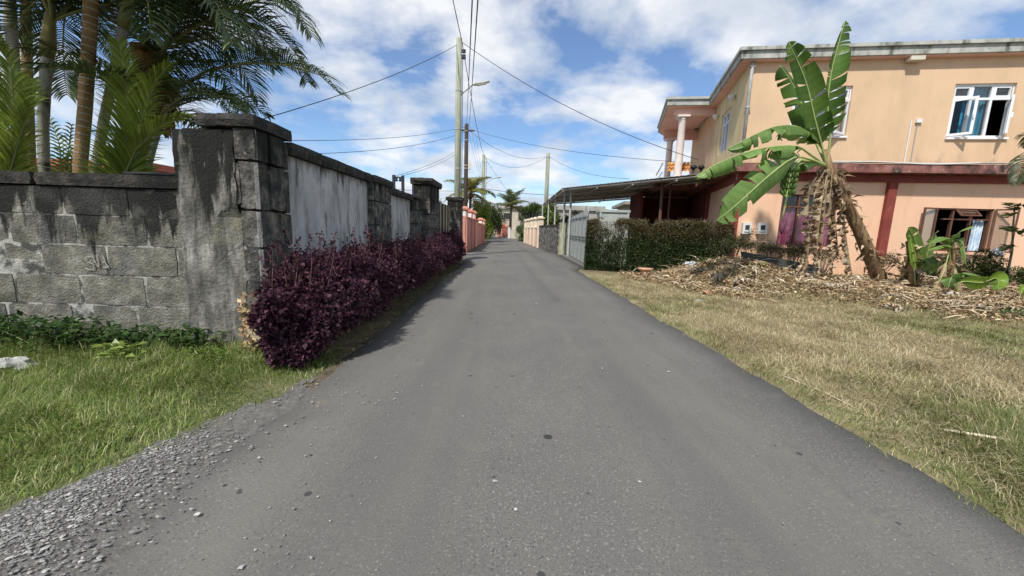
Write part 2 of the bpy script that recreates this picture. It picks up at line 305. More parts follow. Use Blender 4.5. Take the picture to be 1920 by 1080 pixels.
def vnoise(x, y, s, seed=0):
    """smooth value noise 0..1"""
    r = np.random.default_rng(seed); T = r.random((64, 64)); x = np.asarray(x)*s+100; y = np.asarray(y)*s+100
    xi = np.floor(x).astype(int); yi = np.floor(y).astype(int); fx = x-xi; fy = y-yi; fx = fx*fx*(3-2*fx); fy = fy*fy*(3-2*fy)
    g = lambda a, b: T[a % 64, b % 64]
    return (g(xi, yi)*(1-fx)+g(xi+1, yi)*fx)*(1-fy)+(g(xi, yi+1)*(1-fx)+g(xi+1, yi+1)*fx)*fy
def fbm(x, y, s, seed=0): return (vnoise(x, y, s, seed)+.5*vnoise(x, y, s*2.1, seed+1)+.25*vnoise(x, y, s*4.3, seed+2))/1.75
STONES = {}
def rough_mesh(key, m, amp=.07, seed=0):
    """unit rough block, 48 triangles, shared by alike stones"""
    if (key, m) in STONES: return STONES[(key, m)]
    r = random.Random(seed+hash(key) % 97 if not isinstance(key, int) else seed+key); mb = MB(); idx = {}
    def vid(a, b, c):
        k = (a, b, c)
        if k not in idx:
            q = Vector(((a-1)/2, (b-1)/2, (c-1)/2)); edge = sum(1 for t in k if t != 1)
            q *= (1.0, .99, .975, .945)[edge] if edge else 1
            q += Vector((r.uniform(-amp, amp), r.uniform(-amp, amp), r.uniform(-amp, amp)))*(.6 if edge > 1 else .9)
            idx[k] = len(mb.v); mb.v.append(tuple(q))
        return idx[k]
    for ax in range(3):
        for side in (0, 2):
            for i in range(2):
                for j in range(2):
                    q = []
                    for di, dj in ((0, 0), (1, 0), (1, 1), (0, 1)):
                        t = [0, 0, 0]; t[ax] = side; t[(ax+1) % 3] = i+di; t[(ax+2) % 3] = j+dj; q.append(vid(*t))
                    mb.f.append(tuple(q if side else q[::-1]))
    me = bpy.data.meshes.new('stone'); me.from_pydata(mb.v, [], mb.f); me.update(); me.materials.append(MATS[m]); STONES[(key, m)] = me; return me
def stone(name, parent, c, d, m, key=None, amp=.05, rz=0):
    o = bpy.data.objects.new(name, rough_mesh(random.randrange(6) if key is None else key, m, amp)); link(o, parent)
    o.location = c; o.scale = d; o.rotation_euler = (0, 0, rz); return o

# ================================================================== SETTING
def sheet(name, poly, z, m, kind='structure', parent=None):
    return tag(MB().add([(x, y, z) for x, y in poly], [tuple(range(len(poly)))]).build(name, m, parent), kind=kind)
def mound(x, y):
    """gentle rise of the ground under the banana plants and the litter"""
    x = np.asarray(x, float); y = np.asarray(y, float)
    f = np.clip((x-3.6)/2.6, 0, 1)*np.clip((y-6.0-np.clip((7.5-x), 0, 3)*.9)/2.0, 0, 1)*np.clip((13-y)/1.5, 0, 1)
    f = f*f*(3-2*f); h = np.exp(-((x-5.7)/1.5)**2-((y-10.1)/.9)**2); return .24*f+.08*f*fbm(x, y, 1.6, 5)+.36*h
# ground: one sheet to the horizon with a fine patch near the camera
def ground():
    xs = np.concatenate([[-900, -300, -100, -40, -20, -12], np.arange(-9, 16.1, .35), [20, 30, 60, 120, 300, 900]]); ys = np.concatenate([[-300, -100, -40, -15, -6], np.arange(-3, 16.1, .35), [20, 28, 40, 60, 100, 200, 500, 1500]])
    X, Y = np.meshgrid(xs, ys); side = np.where(X > 2.3, 1, np.where(X < -1.5, 1, 0))
    Z = -.035+mound(X, Y)+side*(fbm(X, Y, .9, 3)-.4)*.05*((abs(X) < 14) & (Y < 15) & (Y > -3))
    far = (abs(X) > 15) | (Y > 16) | (Y < -3); Z = np.where(far, -.035, Z); Z = np.where((X > -2.2) & (X < 2.7) & ~far, -.05, Z)
    V = np.stack([X, Y, Z], -1).reshape(-1, 3); w = len(xs); i, j = np.meshgrid(np.arange(w-1), np.arange(len(ys)-1)); a = (j*w+i).ravel()
    Q = np.stack([a, a+1, a+w+1, a+w], 1)
    return tag(np_mesh('ground', V, Q, 'ground_earth', smooth=True), kind='structure')
ground()
def gz(x, y):
    x = np.asarray(x, float); y = np.asarray(y, float); return -.035+mound(x, y)+(fbm(x, y, .9, 3)-.4)*.05
# road: slab with a ragged edge, slightly cambered
def road():
    yl = np.concatenate([np.arange(-8, 16, .12), np.arange(16, 75, .8)])
    xr = np.interp(yl, [-8, 0, 13, 14.2, 20.9, 28.5, 39.5, 52, 75], [2.42, 2.40, 2.36, 2.72, 2.78, 2.38, 1.72, 1.3, 1.3])+(fbm(yl, yl*0, 1.5, 21)-.5)*.07+(rng.random(len(yl))-.5)*.035+(vnoise(yl, yl*0, 5, 22)-.5)*.05
    xl = np.interp(yl, [-8, 0, 1.2, 2.2, 3.4, 5, 15, 20, 36, 46, 75], [-1.5, -1.5, -1.50, -1.55, -1.50, -1.58, -1.72, -2.25, -2.35, -2.6, -3.4])+(fbm(yl, yl*0, 1.5, 23)-.5)*.14+(vnoise(yl, yl*0, 6, 24)-.5)*.06
    V = []; 
    for y, a, b in zip(yl, xl, xr):
        for t in (0, 0, .12, .3, .5, .7, .9, 1, 1):
            V.append((a+(b-a)*t, y, .0))
    V = np.array(V).reshape(len(yl), 9, 3)
    for k, z in enumerate((-.06, -.010, .004, .014, .02, .014, .006, .001, -.06)): V[:, k, 2] = z
    V[:, 2:7, 2] += (fbm(V[:, 2:7, 0], V[:, 2:7, 1], .6, 31)-.5)*.015
    n = len(yl); i, j = np.meshgrid(np.arange(8), np.arange(n-1)); a = (j*9+i).ravel()
    return tag(np_mesh('road', V.reshape(-1, 3), np.stack([a, a+1, a+10, a+9], 1), 'asphalt', smooth=False), kind='structure')
road()
# verges: draped sheets
def drape(name, poly_fn, x0, x1, y0, y1, st, m, dz):
    xs = np.arange(x0, x1+.01, st); ys = np.arange(y0, y1+.01, st); X, Y = np.meshgrid(xs, ys); Z = gz(X, Y)+dz; w = len(xs)
    V = np.stack([X, Y, Z], -1).reshape(-1, 3); i, j = np.meshgrid(np.arange(w-1), np.arange(len(ys)-1)); a = (j*w+i).ravel(); Q = np.stack([a, a+1, a+w+1, a+w], 1)
    cx = V[Q].mean(1); Q = Q[poly_fn(cx[:, 0], cx[:, 1])]
    return tag(np_mesh(name, V, Q, m, smooth=True), kind='structure')
drape('grass_verge_right', lambda x, y: (x > 2.30) & (y < 12.6-.15*(x-2.4)) & (y > -6), 2.2, 14, -6, 12.6, .2, 'ground_verge', .016)
drape('grass_verge_left', lambda x, y: (x < -1.60-.40*np.clip(1.9-y, 0, 1)) & (y < 3.95) & (y > -4), -9, -1.6, -4, 4, .15, 'ground_left', .014)
def gravel_strip():
    xs = np.arange(-4.4, -1.0, .05); ys = np.arange(-3, 3.6, .05); X, Y = np.meshgrid(xs, ys); t = np.clip((X+2.0)/.5, 0, 1); Z = (gz(X, Y)+.024)*(1-t)-.016*t; w = len(xs)
    V = np.stack([X, Y, Z], -1).reshape(-1, 3); i, j = np.meshgrid(np.arange(w-1), np.arange(len(ys)-1)); a = (j*w+i).ravel(); Q = np.stack([a, a+1, a+w+1, a+w], 1); c = V[Q].mean(1); cx, cy = c[:, 0], c[:, 1]
    e = -1.2; Q = Q[(cx > -2.25+.39*(cy-1.49)+(fbm(cx, cy, 3, 72)-.5)*.3) & (cx < e) & (cy < 3.1+(fbm(cx, cy, 2, 75)-.5)*.6)]
    return tag(np_mesh('gravel_strip', V, Q, 'gravel_bed', smooth=True), kind='structure')
gravel_strip()

# ================================================================== LEFT WALLS
def block_wall():
    t = empty('block_wall', (-3.2, 4.1, 0), 0, 'weathered grey concrete block wall with black algae stains left of the stone pillar', 'wall')
    off = Vector((-3.2, 4.1, 0)); fy = -.1      # front face at y = 4.0
    MB().box((-3.0, -.007, .79), (5.98, .193, 1.57)).build('mortar_bed', 'mortar', t)
    rows = [(-.12, .375, .0), (.375, .69, .38), (.69, 1.0, .02), (1.0, 1.30, .30), (1.30, 1.585, .45)]
    for r, (z0, z1, o) in enumerate(rows):
        x = 0; first = True
        while x > -6:
            L = (.18+o) if first and o > 0 else .69+random.uniform(-.03, .03); first = False; x1 = max(x-L, -6)
            stone('block', t, ((x+x1)/2, -.01+random.uniform(-.006, .004), (z0+z1)/2), (x-x1-.007, .2, z1-z0-.008), 'concrete_block', amp=.012)
            x = x1
    x = 0
    while x > -6:
        L = random.uniform(1.3, 1.9); x1 = max(x-L, -6)
        stone('coping', t, ((x+x1)/2, 0, 1.65), (x-x1-.004, .27, .125), 'black_stone', amp=.03); x = x1
    w = MB()                                       # chalk scrawl on the third course
    def stroke(pts, wd=.008):
        pts = [(-4.4+3.2+u, -.122, .71+v) for u, v in pts]
        for a, b in zip(pts, pts[1:]):
            a = Vector(a); b = Vector(b); d = (b-a).normalized(); n = Vector((-d.z, 0, d.x))*wd*random.uniform(.35, .62); e = Vector((0, -.003, 0))
            w.add([a-n, b-n, b+n, a+n, a-n+e, b-n+e, b+n+e, a+n+e], [(4, 5, 6, 7), (0, 1, 5, 4), (1, 2, 6, 5), (2, 3, 7, 6), (3, 0, 4, 7), (3, 2, 1, 0)])
    stroke([(.13, .17), (.10, .175), (.075, .15), (.085, .115), (.125, .105), (.15, .085), (.145, .05), (.10, .035), (.06, .05)])
    stroke([(.145, .18), (.165, .13), (.195, .065)]); stroke([(.19, .19), (.20, .13), (.197, .065)])
    stroke([(.25, .195), (.265, .15), (.275, .10), (.30, .07), (.24, .065)]); stroke([(.24, .12), (.27, .118)])
    w.build('chalk_writing', 'chalk', t)
block_wall()

def gate_pillar():
    t = empty('stone_gate_pillar', (-2.82, 4.13, 0), 0, 'blackened stone pillar with a slab cap at the corner of the block wall', 'pillar')
    # local: x from -.42 to .37, front face y = -.25 (world 3.88), back y = .3 (world 4.43)
    MB().box((-.02, .03, 1.06), (.66, .5, 2.2)).build('core', 'mortar', t)
    # plastered left part of the front
    p = MB(); xs = np.linspace(-.42, .17, 12); zs = np.linspace(-.1, 2.14, 34); idx = {}
    for j, z in enumerate(zs):
        for i, x in enumerate(xs):
            dy = .05*(fbm(np.array([x*1.0]), np.array([z*.6]), 4, 44)[0]-.5)+(.03 if z < 1.38 and x > .0 else 0)-(.025 if x > .08 and z > 1.42 else 0)
            idx[(i, j)] = len(p.v); p.v.append((x+(random.uniform(-.012, .012) if i in (0, 11) else 0), -.245-.02+dy, z))
    for j in range(33):
        for i in range(11): p.f.append((idx[(i, j)], idx[(i+1, j)], idx[(i+1, j+1)], idx[(i, j+1)]))
    k = len(p.v)
    for j, z in enumerate(zs): p.v.append((-.43, .28, z))
    for j in range(33): p.f.append((idx[(0, j+1)], k+j+1, k+j, idx[(0, j)]))
    p.v += [(.17, .28, 2.14)]; p.f.append(tuple(idx[(i, 33)] for i in range(12))+(len(p.v)-1, k+33))
    p.build('plaster_face', 'plaster_black', t, smooth=False)
    # quoin stones, corner at x = .37
    zs = [(-.1, .34), (.34, .68), (.68, 1.03), (1.03, 1.40), (1.40, 1.87), (1.87, 2.17)]
    for i, (a, b) in enumerate(zs):
        zc = (a+b)/2; h = b-a-.014
        stone('stone', t, (.27+random.uniform(-.005, .012), -.16-random.uniform(-.01, .025), zc), (.20 if i != 4 else .16, .21, h), 'cream_flake' if i == 0 else 'basalt', amp=.04)
        if i == 4: stone('stone', t, (.175, -.20, zc+.01), (.06, .16, h*.86), 'basalt', amp=.05)
        d = random.uniform(.20, .26)
        stone('stone', t, (.29+random.uniform(-.012, .02), -.05+d/2, zc), (.165, d, h), 'basalt', amp=.05)
        stone('stone', t, (.285, .30-(.33-d)/2+.0, zc-.01), (.16, .33-d, h), 'basalt', amp=.05)
        if i in (1, 3, 5): stone('stone', t, (.30, .12, zc+h*.22), (.17, .12, h*.5), 'basalt', amp=.06)
        # pale raised mortar bead down the corner
        MB().box((.352, -.252, zc), (.034, .032, h*.97), R_(45)).build('mortar_bead', 'mortar_line', t)
    for x0, x1 in ((-.17, .03), (.033, .40)):
        stone('cap_slab', t, ((x0+x1)/2, .02, 2.235), (x1-x0, .68 if x0 > 0 else .62, .115), 'black_stone', amp=.035)
gate_pillar()

def stone_pier(name, x0, x1, y0, y1, z1, label, nrow, cap=.1, capo=.06, m='basalt', cols=2, mapm='black_stone'):
    cx, cy = (x0+x1)/2, (y0+y1)/2; t = empty(name, (cx, cy, 0), 0, label, 'pillar', 'stone pillars of the roadside wall'); w, d = x1-x0, y1-y0
    MB().box((0, 0, z1/2-.05), (w-.05, d-.05, z1+.05)).build('core', 'mortar', t)
    z = -.05; hs = [random.uniform(.8, 1.2) for _ in range(nrow)]; k = (z1+.05)/sum(hs)
    for h in hs:
        h *= k; zc = z+h/2; f = random.uniform(.38, .62)
        for a, b in ((0, f), (f, 1)):
            stone('stone', t, (-w/2+w*(a+b)/2, -d/2+.04, zc), (w*(b-a)-.012, .10, h-.012), m, amp=.05)       # front
        n = max(2, int(round(d/.35))); cuts = sorted([i/n+random.uniform(-.25, .25)/n for i in range(1, n)]); cuts = [0.0]+cuts+[1.0]
        for a, b in zip(cuts, cuts[1:]):
            a2 = .09+(d-.09)*a; b2 = .09+(d-.09)*b
            stone('stone', t, (w/2-.04, -d/2+(a2+b2)/2, zc), (.10, b2-a2-.012, h-.012), m, amp=.05)       # road side
        z += h
    if cap: stone('cap_slab', t, (0, 0, z1+cap/2-.01), (w+2*capo, d+2*capo, cap), mapm, amp=.04)
    return t
stone_pier('stone_pillar', -2.72, -2.42, 7.0, 8.05, 2.06, 'low dark stone pillar between the two grey plaster panels', 6, .12, .05)
stone_pier('stone_pillar', -2.72, -2.40, 9.95, 10.75, 2.0, 'low dark stone pillar stepped against the tall gatepost', 6, .05, .04)
stone_pier('stone_pillar', -2.66, -2.20, 10.95, 12.3, 2.46, 'tall dark stone gatepost with an overhanging cap behind the purple hedge', 6, .17, .09)
stone_pier('stone_pillar', -2.40, -1.88, 15.2, 15.9, 2.34, 'square stone gatepost at the far end of the purple hedge', 10, .13, .07, cols=2)
def panel_wall(y0, y1, label, top):
    t = empty('plaster_wall', (-2.6, (y0+y1)/2, 0), 0, label, 'wall', 'plaster panels of the roadside wall'); L = y1-y0
    p = MB(); ys = np.linspace(-L/2, L/2, 24); zs = np.linspace(-.05, top-.02, 16)
    for z in zs:
        for y in ys: p.v.append((.08+.02*(fbm(np.array([y]), np.array([z]), 2.2, int(y0))[0]-.5), y, z))
    for j in range(15):
        for i in range(23): a = j*24+i; p.f.append((a, a+1, a+25, a+24))
    p.box((-.02, 0, top/2-.03), (.16, L, top+.02)); p.build('plaster_panel', 'render_grey', t, smooth=False)
    y = -L/2
    while y < L/2-.01:
        l = min(random.uniform(.55, .8), L/2-y); l = L/2-y if L/2-y-l < .2 else l
        stone('coping', t, (.0, y+l/2, top+.045+random.uniform(-.006, .006)), (.36, l-.004, .135), 'black_stone', amp=.035); y += l
panel_wall(4.44, 6.99, 'long grey plaster wall panel with black coping beside the corner pillar', 2.06)
panel_wall(8.06, 9.94, 'shorter grey plaster wall panel with black coping beyond the low pillar', 1.96)
t = empty('plank_gate', (-2.28, 13.75, 0), 0, 'dark weathered plank gate between the two stone gateposts', 'gate')
for i in range(14):
    MB().box((random.uniform(-.008, .008), -1.38+i*.203, 1.04), (.04, .19, 2.1+random.uniform(-.03, .03))).build('plank', 'moss_cream' if i % 3 == 0 else 'pole_wood', t)
MB().box((-.05, 0, .5), (.05, 2.8, .09)).box((-.05, 0, 1.6), (.05, 2.8, .09)).build('rail', 'pole_wood', t)
# black pipe lying along the top of the block wall
tag(MB().tube([(-3.95, 4.1, 1.735), (-3.75, 4.11, 1.742), (-3.5, 4.1, 1.737), (-3.26, 4.07, 1.735)], .019, 8).build('black_pipe', 'black_rubber', smooth=True), 'thin black pipe lying on top of the block wall', 'pipe')
# steel service bracket behind the wall
def bracket(name, posts, label, bar):
    t = empty(name, (posts[0][0], posts[0][1], 0), 0, label, 'bracket'); o = Vector(t.location)
    for x, y, z in posts: MB().box((x-o.x, y-o.y, z/2), (.07, .07, z)).build('post', 'steel_dark', t)
    if bar: 
        a, b = posts[0], posts[-1]; MB().tube([(a[0]-o.x, a[1]-o.y, a[2]-.05), (b[0]-o.x, b[1]-o.y, b[2]-.05)], .018, 6).build('crossbar', 'steel_dark', t)
        for k in (.3, .7): MB().lathe([(.03, 0), (.045, .03), (.02, .06), (.045, .09), (.02, .12)], ((b[0]-a[0])*k, (b[1]-a[1])*k, a[2]-.17), 8).build('insulator', 'steel_dark', t)
bracket('wire_bracket', [(-3.22, 11, 2.68), (-2.97, 11, 2.67)], 'pair of dark steel posts with a wire crossbar behind the wall', True)
bracket('steel_post', [(-3.02, 12.4, 2.6)], 'single short dark steel post beside the tall stone gatepost', False)

# ---- pink wall along the far left
def pillar_fence(name, label, cat, A, B, zt, th, wm, cm, stations, pw, pz, capm, panels=0):
    A = Vector(A); B = Vector(B); d = B-A; L = d.length; rz = math.atan2(d.y, d.x); t = empty(name, (A.x, A.y, 0), rz, label, cat)
    MB().box((L/2, 0, zt/2-.05), (L, th, zt+.1)).build('wall', wm, t)
    MB().box((L/2, 0, zt+.04), (L, th+.08, .08)).build('coping', cm, t)
    for s in stations:
        s = s*L; z = pz+random.uniform(-.02, .02)
        p = MB().box((s, 0, z/2-.05), (pw, pw, z+.1)).build('pillar', cm if cm != 'pink_cap' else wm, t)
        MB().box((s, 0, z+.04), (pw+.16, pw+.16, .09)).box((s, 0, z+.13), (pw+.04, pw+.04, .10), 0, .6).build('cap', capm, p)
        if panels: MB().box((s-pw/2-.02, 0, z-.22), (.04, pw*.6, .26)).build('lamp_panel', 'white_paint', p)
    for i in range(panels and 0): pass
    return t, L
pillar_fence('pink_wall', 'nearer salmon pink roadside wall with capped pillars behind the stone gatepost', 'wall', (-2.36, 20.4, 0), (-2.38, 27.8, 0), 1.82, .2, 'pink_wall', 'pink_cap', (.03, .45, .75), .36, 2.25, 'pink_cap', 1)
pillar_fence('pink_wall', 'farther salmon pink roadside wall with a pair of capped pillars', 'wall', (-2.40, 28.2, 0), (-2.42, 36.5, 0), 1.62, .2, 'pink_wall', 'pink_cap', (.62, .98), .42, 2.0, 'pink_cap', 1)
# ---- right side walls, seen along the road
t, L = pillar_fence('peach_wall', 'peach roadside wall with cream pillars and finials beyond the dark stone wall', 'wall', (2.36, 28.6, 0), (1.76, 39.5, 0), 1.45, .2, 'peach_fence', 'cream_fence', (.03, .27, .5, .74, .97), .42, 2.15, 'cream_fence')
for i in range(10): MB().box((L*(.10+.088*i), .115, .72), (.06, .03, 1.4)).build('rib', 'cream_fence', t)
for i in range(5): MB().lathe([(.03, 0), (.07, .08), (.03, .2), (.05, .3), (.005, .5)], (L*(.03+.235*i), 0, 2.33), 8).build('finial', 'steel_dark', t)
t = empty('stone_wall', (2.80, 21.2, 0), math.atan2(7.3, -.44), 'dark rubble stone wall between the cream gatepost and the peach wall', 'wall')
p = MB(); n = 40; LL = 7.31
for j in range(8):
    for i in range(n): p.v.append((LL*i/(n-1), .11+random.uniform(-.025, .025), -.1+1.68*j/7))
for j in range(7):
    for i in range(n-1): a = j*n+i; p.f.append((a+1, a, a+n, a+n+1))
p.box((LL/2, 0, .74), (LL, .2, 1.66)); p.build('rubble_face', 'rubble', t)
for i in range(12): stone('coping', t, (LL*(i+.5)/12, 0, 1.60), (LL/12, .28, .09), 'black_stone', amp=.03)
t = empty('gatepost', (2.98, 20.9, 0), 0, 'mossy cream concrete gatepost between the metal gate and stone wall', 'pillar')
MB().box((0, 0, .82), (.44, .42, 1.74)).build('shaft', 'moss_cream', t); MB().box((0, 0, 1.71), (.48, .46, .05)).build('cap', 'moss_cream', t); MB().box((-.225, -.05, .95), (.03, .07, .12)).build('bolt_plate', 'steel_dark', t)
# ---- grey sheet metal gate
def metal_gate():
    A = Vector((3.16, 20.6, 0)); B = Vector((2.96, 14.5, 0)); d = B-A; L = d.length; t = empty('metal_gate', A, math.atan2(d.y, d.x), 'grey sheet metal gate with a raised peak beside the green hedge', 'gate')
    def top(s): return 1.95+.16*min(1, s/(L*.93)) if s < L*.93 else 2.11-.5*(s-L*.93)
    e = MB(); m = 24                                    # sheet
    for i in range(m+1):
        s = L*i/m; z = top(s)+(.22*max(0, 1-abs(s-L*.93)/.9)); e.v += [(s, -.01, .06), (s, -.01, z), (s, .01, .06), (s, .01, z)]
    for i in range(m): a = i*4; e.f += [(a, a+1, a+5, a+4), (a+6, a+7, a+3, a+2), (a+1, a+3, a+7, a+5)]
    e.build('sheet', 'steel_grey', t)
    for i in range(7): s = L*(i+.04)/6.1; MB().box((s, -.035, .06+(top(s)-.1)/2), (.07, .05, top(s)-.08)).build('upright', 'steel_edge', t)
    for z in (.12, 1.0, 1.1, 1.88): MB().box((L/2, -.03, z), (L, .04, .05)).build('rail', 'steel_edge', t)
metal_gate()
tag(MB().box((3.35, 16.9, .03), (1.3, 6.6, .1)).build('concrete_apron', 'gravel_bed'), kind='structure')
t = empty('metal_shed', (4.35, 16.4, 0), R_(-6), 'grey metal shed with a flat lid standing behind the green hedge', 'shed')
MB().box((0, 0, 1.06), (1.15, 1.0, 2.12)).build('body', 'steel_grey', t); MB().box((0, 0, 2.17), (1.25, 1.1, .1)).build('lid', 'steel_grey', t)
for x in (-.55, .55): MB().box((x, -.52, 1.05), (.08, .05, 2.1)).build('corner_trim', 'steel_grey', t)

# ================================================================== HOUSE
HO = (6.78, 11.75); HRZ = math.atan2(-.155, .988)
def wall_cells(mb, x0, x1, z0, z1, ops, y0, th):
    """solid wall along local x with rectangular openings (xa, xb, za, zb)"""
    xs = sorted({x0, x1, *[v for o in ops for v in o[:2]]}); zs = sorted({z0, z1, *[v for o in ops for v in o[2:]]})
    for a, b in zip(xs, xs[1:]):
        run = None
        for c, d in zip(zs, zs[1:]):
            hole = any(o[0] <= a and b <= o[1] and o[2] <= c and d <= o[3] for o in ops)
            if not hole: run = (run[0], d) if run else (c, d)
            if (hole or d == zs[-1]) and run:
                mb.box(((a+b)/2, y0+th/2, (run[0]+run[1])/2), (b-a, th, run[1]-run[0])); run = None
    return mb
def frame(mb, x0, x1, z0, z1, y, w, d):
    for a, b, c, e in ((x0, x0+w, z0, z1), (x1-w, x1, z0, z1), (x0+w, x1-w, z0, z0+w), (x0+w, x1-w, z1-w, z1)): mb.box(((a+b)/2, y, (c+e)/2), (b-a, d, e-c))
    return mb
def curtain(name, m, parent, x0, x1, z0, z1, y, amp=.03, waves=9):
    n = 60; mb = MB()
    for i in range(n+1):
        x = x0+(x1-x0)*i/n; ph = waves*2*math.pi*i/n+math.sin(i*.7)*.8; yy = y+amp*math.sin(ph)
        mb.v += [(x, yy*1, z1), (x, yy+.3*amp*math.sin(ph*.7), (z0+z1)/2), (x, yy+.5*amp*math.sin(ph*.5), z0)]
    for i in range(n): a = i*3; mb.f += [(a+1, a+4, a+3, a), (a+2, a+5, a+4, a+1)]
    return mb.build(name, m, parent, smooth=True)
def sash(name, fm, parent, hx, z0, z1, w, hinge, ang, y, fw=.06, fd=.045, glass='glass', bars=()):
    """casement hung at local x = hx; hinge 'L' or 'R'; ang = opening outward (towards -y) in degrees"""
    o = MB(); s = 1 if hinge == 'L' else -1
    a, b = (0, w) if s > 0 else (-w, 0); frame(o, a, b, 0, z1-z0, 0, fw, fd); 
    so_ = o.build(name, fm, parent); so_.location = (hx, y, z0); so_.rotation_euler = (0, 0, -s*R_(ang))
    MB().box(((a+b)/2, 0, (z1-z0)/2), (w-2*fw, .008, z1-z0-2*fw)).build('pane', glass, so_)
    MB().box((b-fw/2 if s > 0 else a+fw/2, -.04, (z1-z0)*.48), (.02, .04, .12)).build('handle', fm, so_)
    return so_
def pvc_window(parent, x0, x1, z0, z1, open_l, open_r, curt, y=.09):
    zt = z1-(z1-z0)*.27; w3 = (x1-x0)/3; fr = frame(MB(), x0, x1, z0, z1, y, .06, .07)
    fr.box(((x0+x1)/2, y, zt), (x1-x0-.12, .066, .06))
    for k in (1, 2): fr.box((x0+w3*k, y, (z0+z1)/2), (.06, .062, z1-z0-.12))
    f = fr.build('window_frame', 'white_pvc', parent)
    for k in range(3):
        frame(MB(), x0+w3*k+.03, x0+w3*(k+1)-.03, zt+.03, z1-.05, y-.01, .05 if k != 1 else .02, .05).build('transom_sash', 'white_pvc', f) if k != 1 else None
        MB().box((x0+w3*(k+.5), y+.005, (zt+z1)/2), (w3-.06, .008, z1-zt-.08)).build('pane', 'glass', f)
    MB().box(((x0+x1)/2, y+.005, (z0+zt)/2), (w3-.06, .008, zt-z0-.08)).build('pane', 'glass', f)
    sash('casement', 'white_pvc', f, x0+.03, z0+.03, zt-.02, w3, 'L', open_l, y-.045); sash('casement', 'white_pvc', f, x1-.03, z0+.03, zt-.02, w3, 'R', open_r, y-.045)
    for c in curt: curtain('curtain', c[0], f, x0+(x1-x0)*c[1], x0+(x1-x0)*c[2], z0+.03, z1-.04, y+.13, .025, c[3])
    MB().box(((x0+x1)/2, -.004, z0-.03), (x1-x0+.04, .10, .05)).build('sill', 'white_pvc', f)
    return f
def house():
    t = empty('two_storey_house', (HO[0], HO[1], 0), HRZ, 'two-storey peach house with white windows, dark red trim and columned porch', 'house')
    SX, SY = .12, .993                                  # side direction in local coordinates
    ZS, ZR = 3.18, 6.25; XR = 9.6; D = 9.0
    upR = (5.2, 6.62, 4.18, 5.56); upL = (1.22, 2.72, 4.22, 5.56); loL = (1.32, 2.82, 1.08, 2.60); loR = (5.36, 6.78, 1.08, 2.29)
    wall_cells(MB(), .0, XR, ZS+.235, ZR, [upR, upL], 0, .2).build('upper_wall', 'peach', t)
    wall_cells(MB(), .0, XR, -.1, ZS, [loL, loR], .05, .2).build('lower_wall', 'peach_low', t)
    # side walls: child frame along the side direction
    ra = math.atan2(SY, SX); 
    def side_part(mb, name, m, par):
        o = mb.build(name, m, par); o.rotation_euler = (0, 0, ra-math.pi); return o
    # in the side frame x runs towards -side (so x = -s), y outward-negative is the road side
    sideop = (-2.95, -1.75, 4.22, 5.58)
    lowop = (-2.0, -.75, .9, 2.35)
    sw = side_part(wall_cells(MB(), -3.9, -.05, ZS+.235, ZR, [sideop], .003, .2), 'side_wall', 'cream_yellow', t)
    for x in (): pass
    side_part(wall_cells(MB(), -3.9, -.12, -.1, ZS, [lowop], .05, .2), 'side_wall', 'peach_low', t)
    f = frame(MB(), sideop[0], sideop[1], sideop[2], sideop[3], .1, .06, .07)
    for k in (1, 2): f.box((sideop[0]+1.2*k/3, .1, 4.92), (.05, .06, 1.28))
    f.box((-2.35, .1, 5.22), (1.08, .064, .05)); sf = side_part(f, 'window_frame', 'white_pvc', t)
    MB().box((-2.35, .11, 4.90), (1.1, .008, 1.28)).build('pane', 'glass', sf); curtain('curtain', 'curtain_lilac', sf, -2.9, -1.8, 4.25, 5.56, .2, .03, 8)
    g = frame(MB(), lowop[0], lowop[1], lowop[2], lowop[3], .1, .05, .07); 
    for k in range(1, 7): g.box((lowop[0]+1.25*k/7, .06, 1.62), (.02, .02, 1.36))
    side_part(g, 'window_grille', 'steel_dark', t)
    # remaining walls, floors, roof
    B = (3.9*SX, 3.9*SY); back = (D*SX, D*SY)
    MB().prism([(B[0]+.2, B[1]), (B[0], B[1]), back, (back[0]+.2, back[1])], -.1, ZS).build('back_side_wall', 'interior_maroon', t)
    MB().prism([(B[0]+.2, B[1]), (B[0]+.002, B[1]), (back[0]+.002, back[1]), (back[0]+.2, back[1])], ZS+.235, ZR).build('back_side_wall', 'peach', t)
    MB().box((XR/2+1.0, D+.1, 3.05), (XR-.5, .2, 6.3)).build('rear_wall', 'peach', t)
    MB().box((XR-.1+.002, D/2+.1, 3.05), (.2, D-.2, 6.3)).build('right_wall', 'peach', t)
    # first floor slab with stained edge
    e = .16
    MB().prism([(-.42, -.36), (XR+.3, -.36), (XR+.3, D+.3), (back[0]-.5, D+.3), (B[0]-2.0, B[1]+4.4), (B[0]-2.0, B[1]-.1), (B[0]-.5, B[1]-.1)], ZS, ZS+.23).build('floor_slab', 'slab_edge', t)
    # dark red band and pilasters of the ground floor
    MB().box((XR/2, .01, ZS-.11), (XR, .08, .2)).build('red_band', 'maroon', t)
    side_part(MB().box((-2.0, .01, ZS-.13), (3.8, .08, .22)), 'red_band', 'maroon', t)
    for x0, x1 in ((-.06, .13), (4.0, 4.22)): MB().box(((x0+x1)/2, .0, (ZS-.22)/2), (x1-x0, .14, ZS-.22)).build('pilaster', 'maroon', t)
    side_part(MB().box((-3.8, .0, 1.45), (.2, .14, 3.0)), 'pilaster', 'maroon', t)
    # roof slab, fascia with a drip moulding
    P1 = (B[0]-1.85, B[1]-.05); P2 = (P1[0]+4.2*SX, P1[1]+4.2*SY)
    rf = [(-.36, -.22), (XR+.4, -.22), (XR+.4, D+.4), (P2[0]+.9, D+.4), (P2[0]+.05, P2[1]), P1, (B[0]-.30, B[1]-.05)]
    roof = MB().prism(rf, ZR, ZR+.20).build('roof', 'fascia', t)
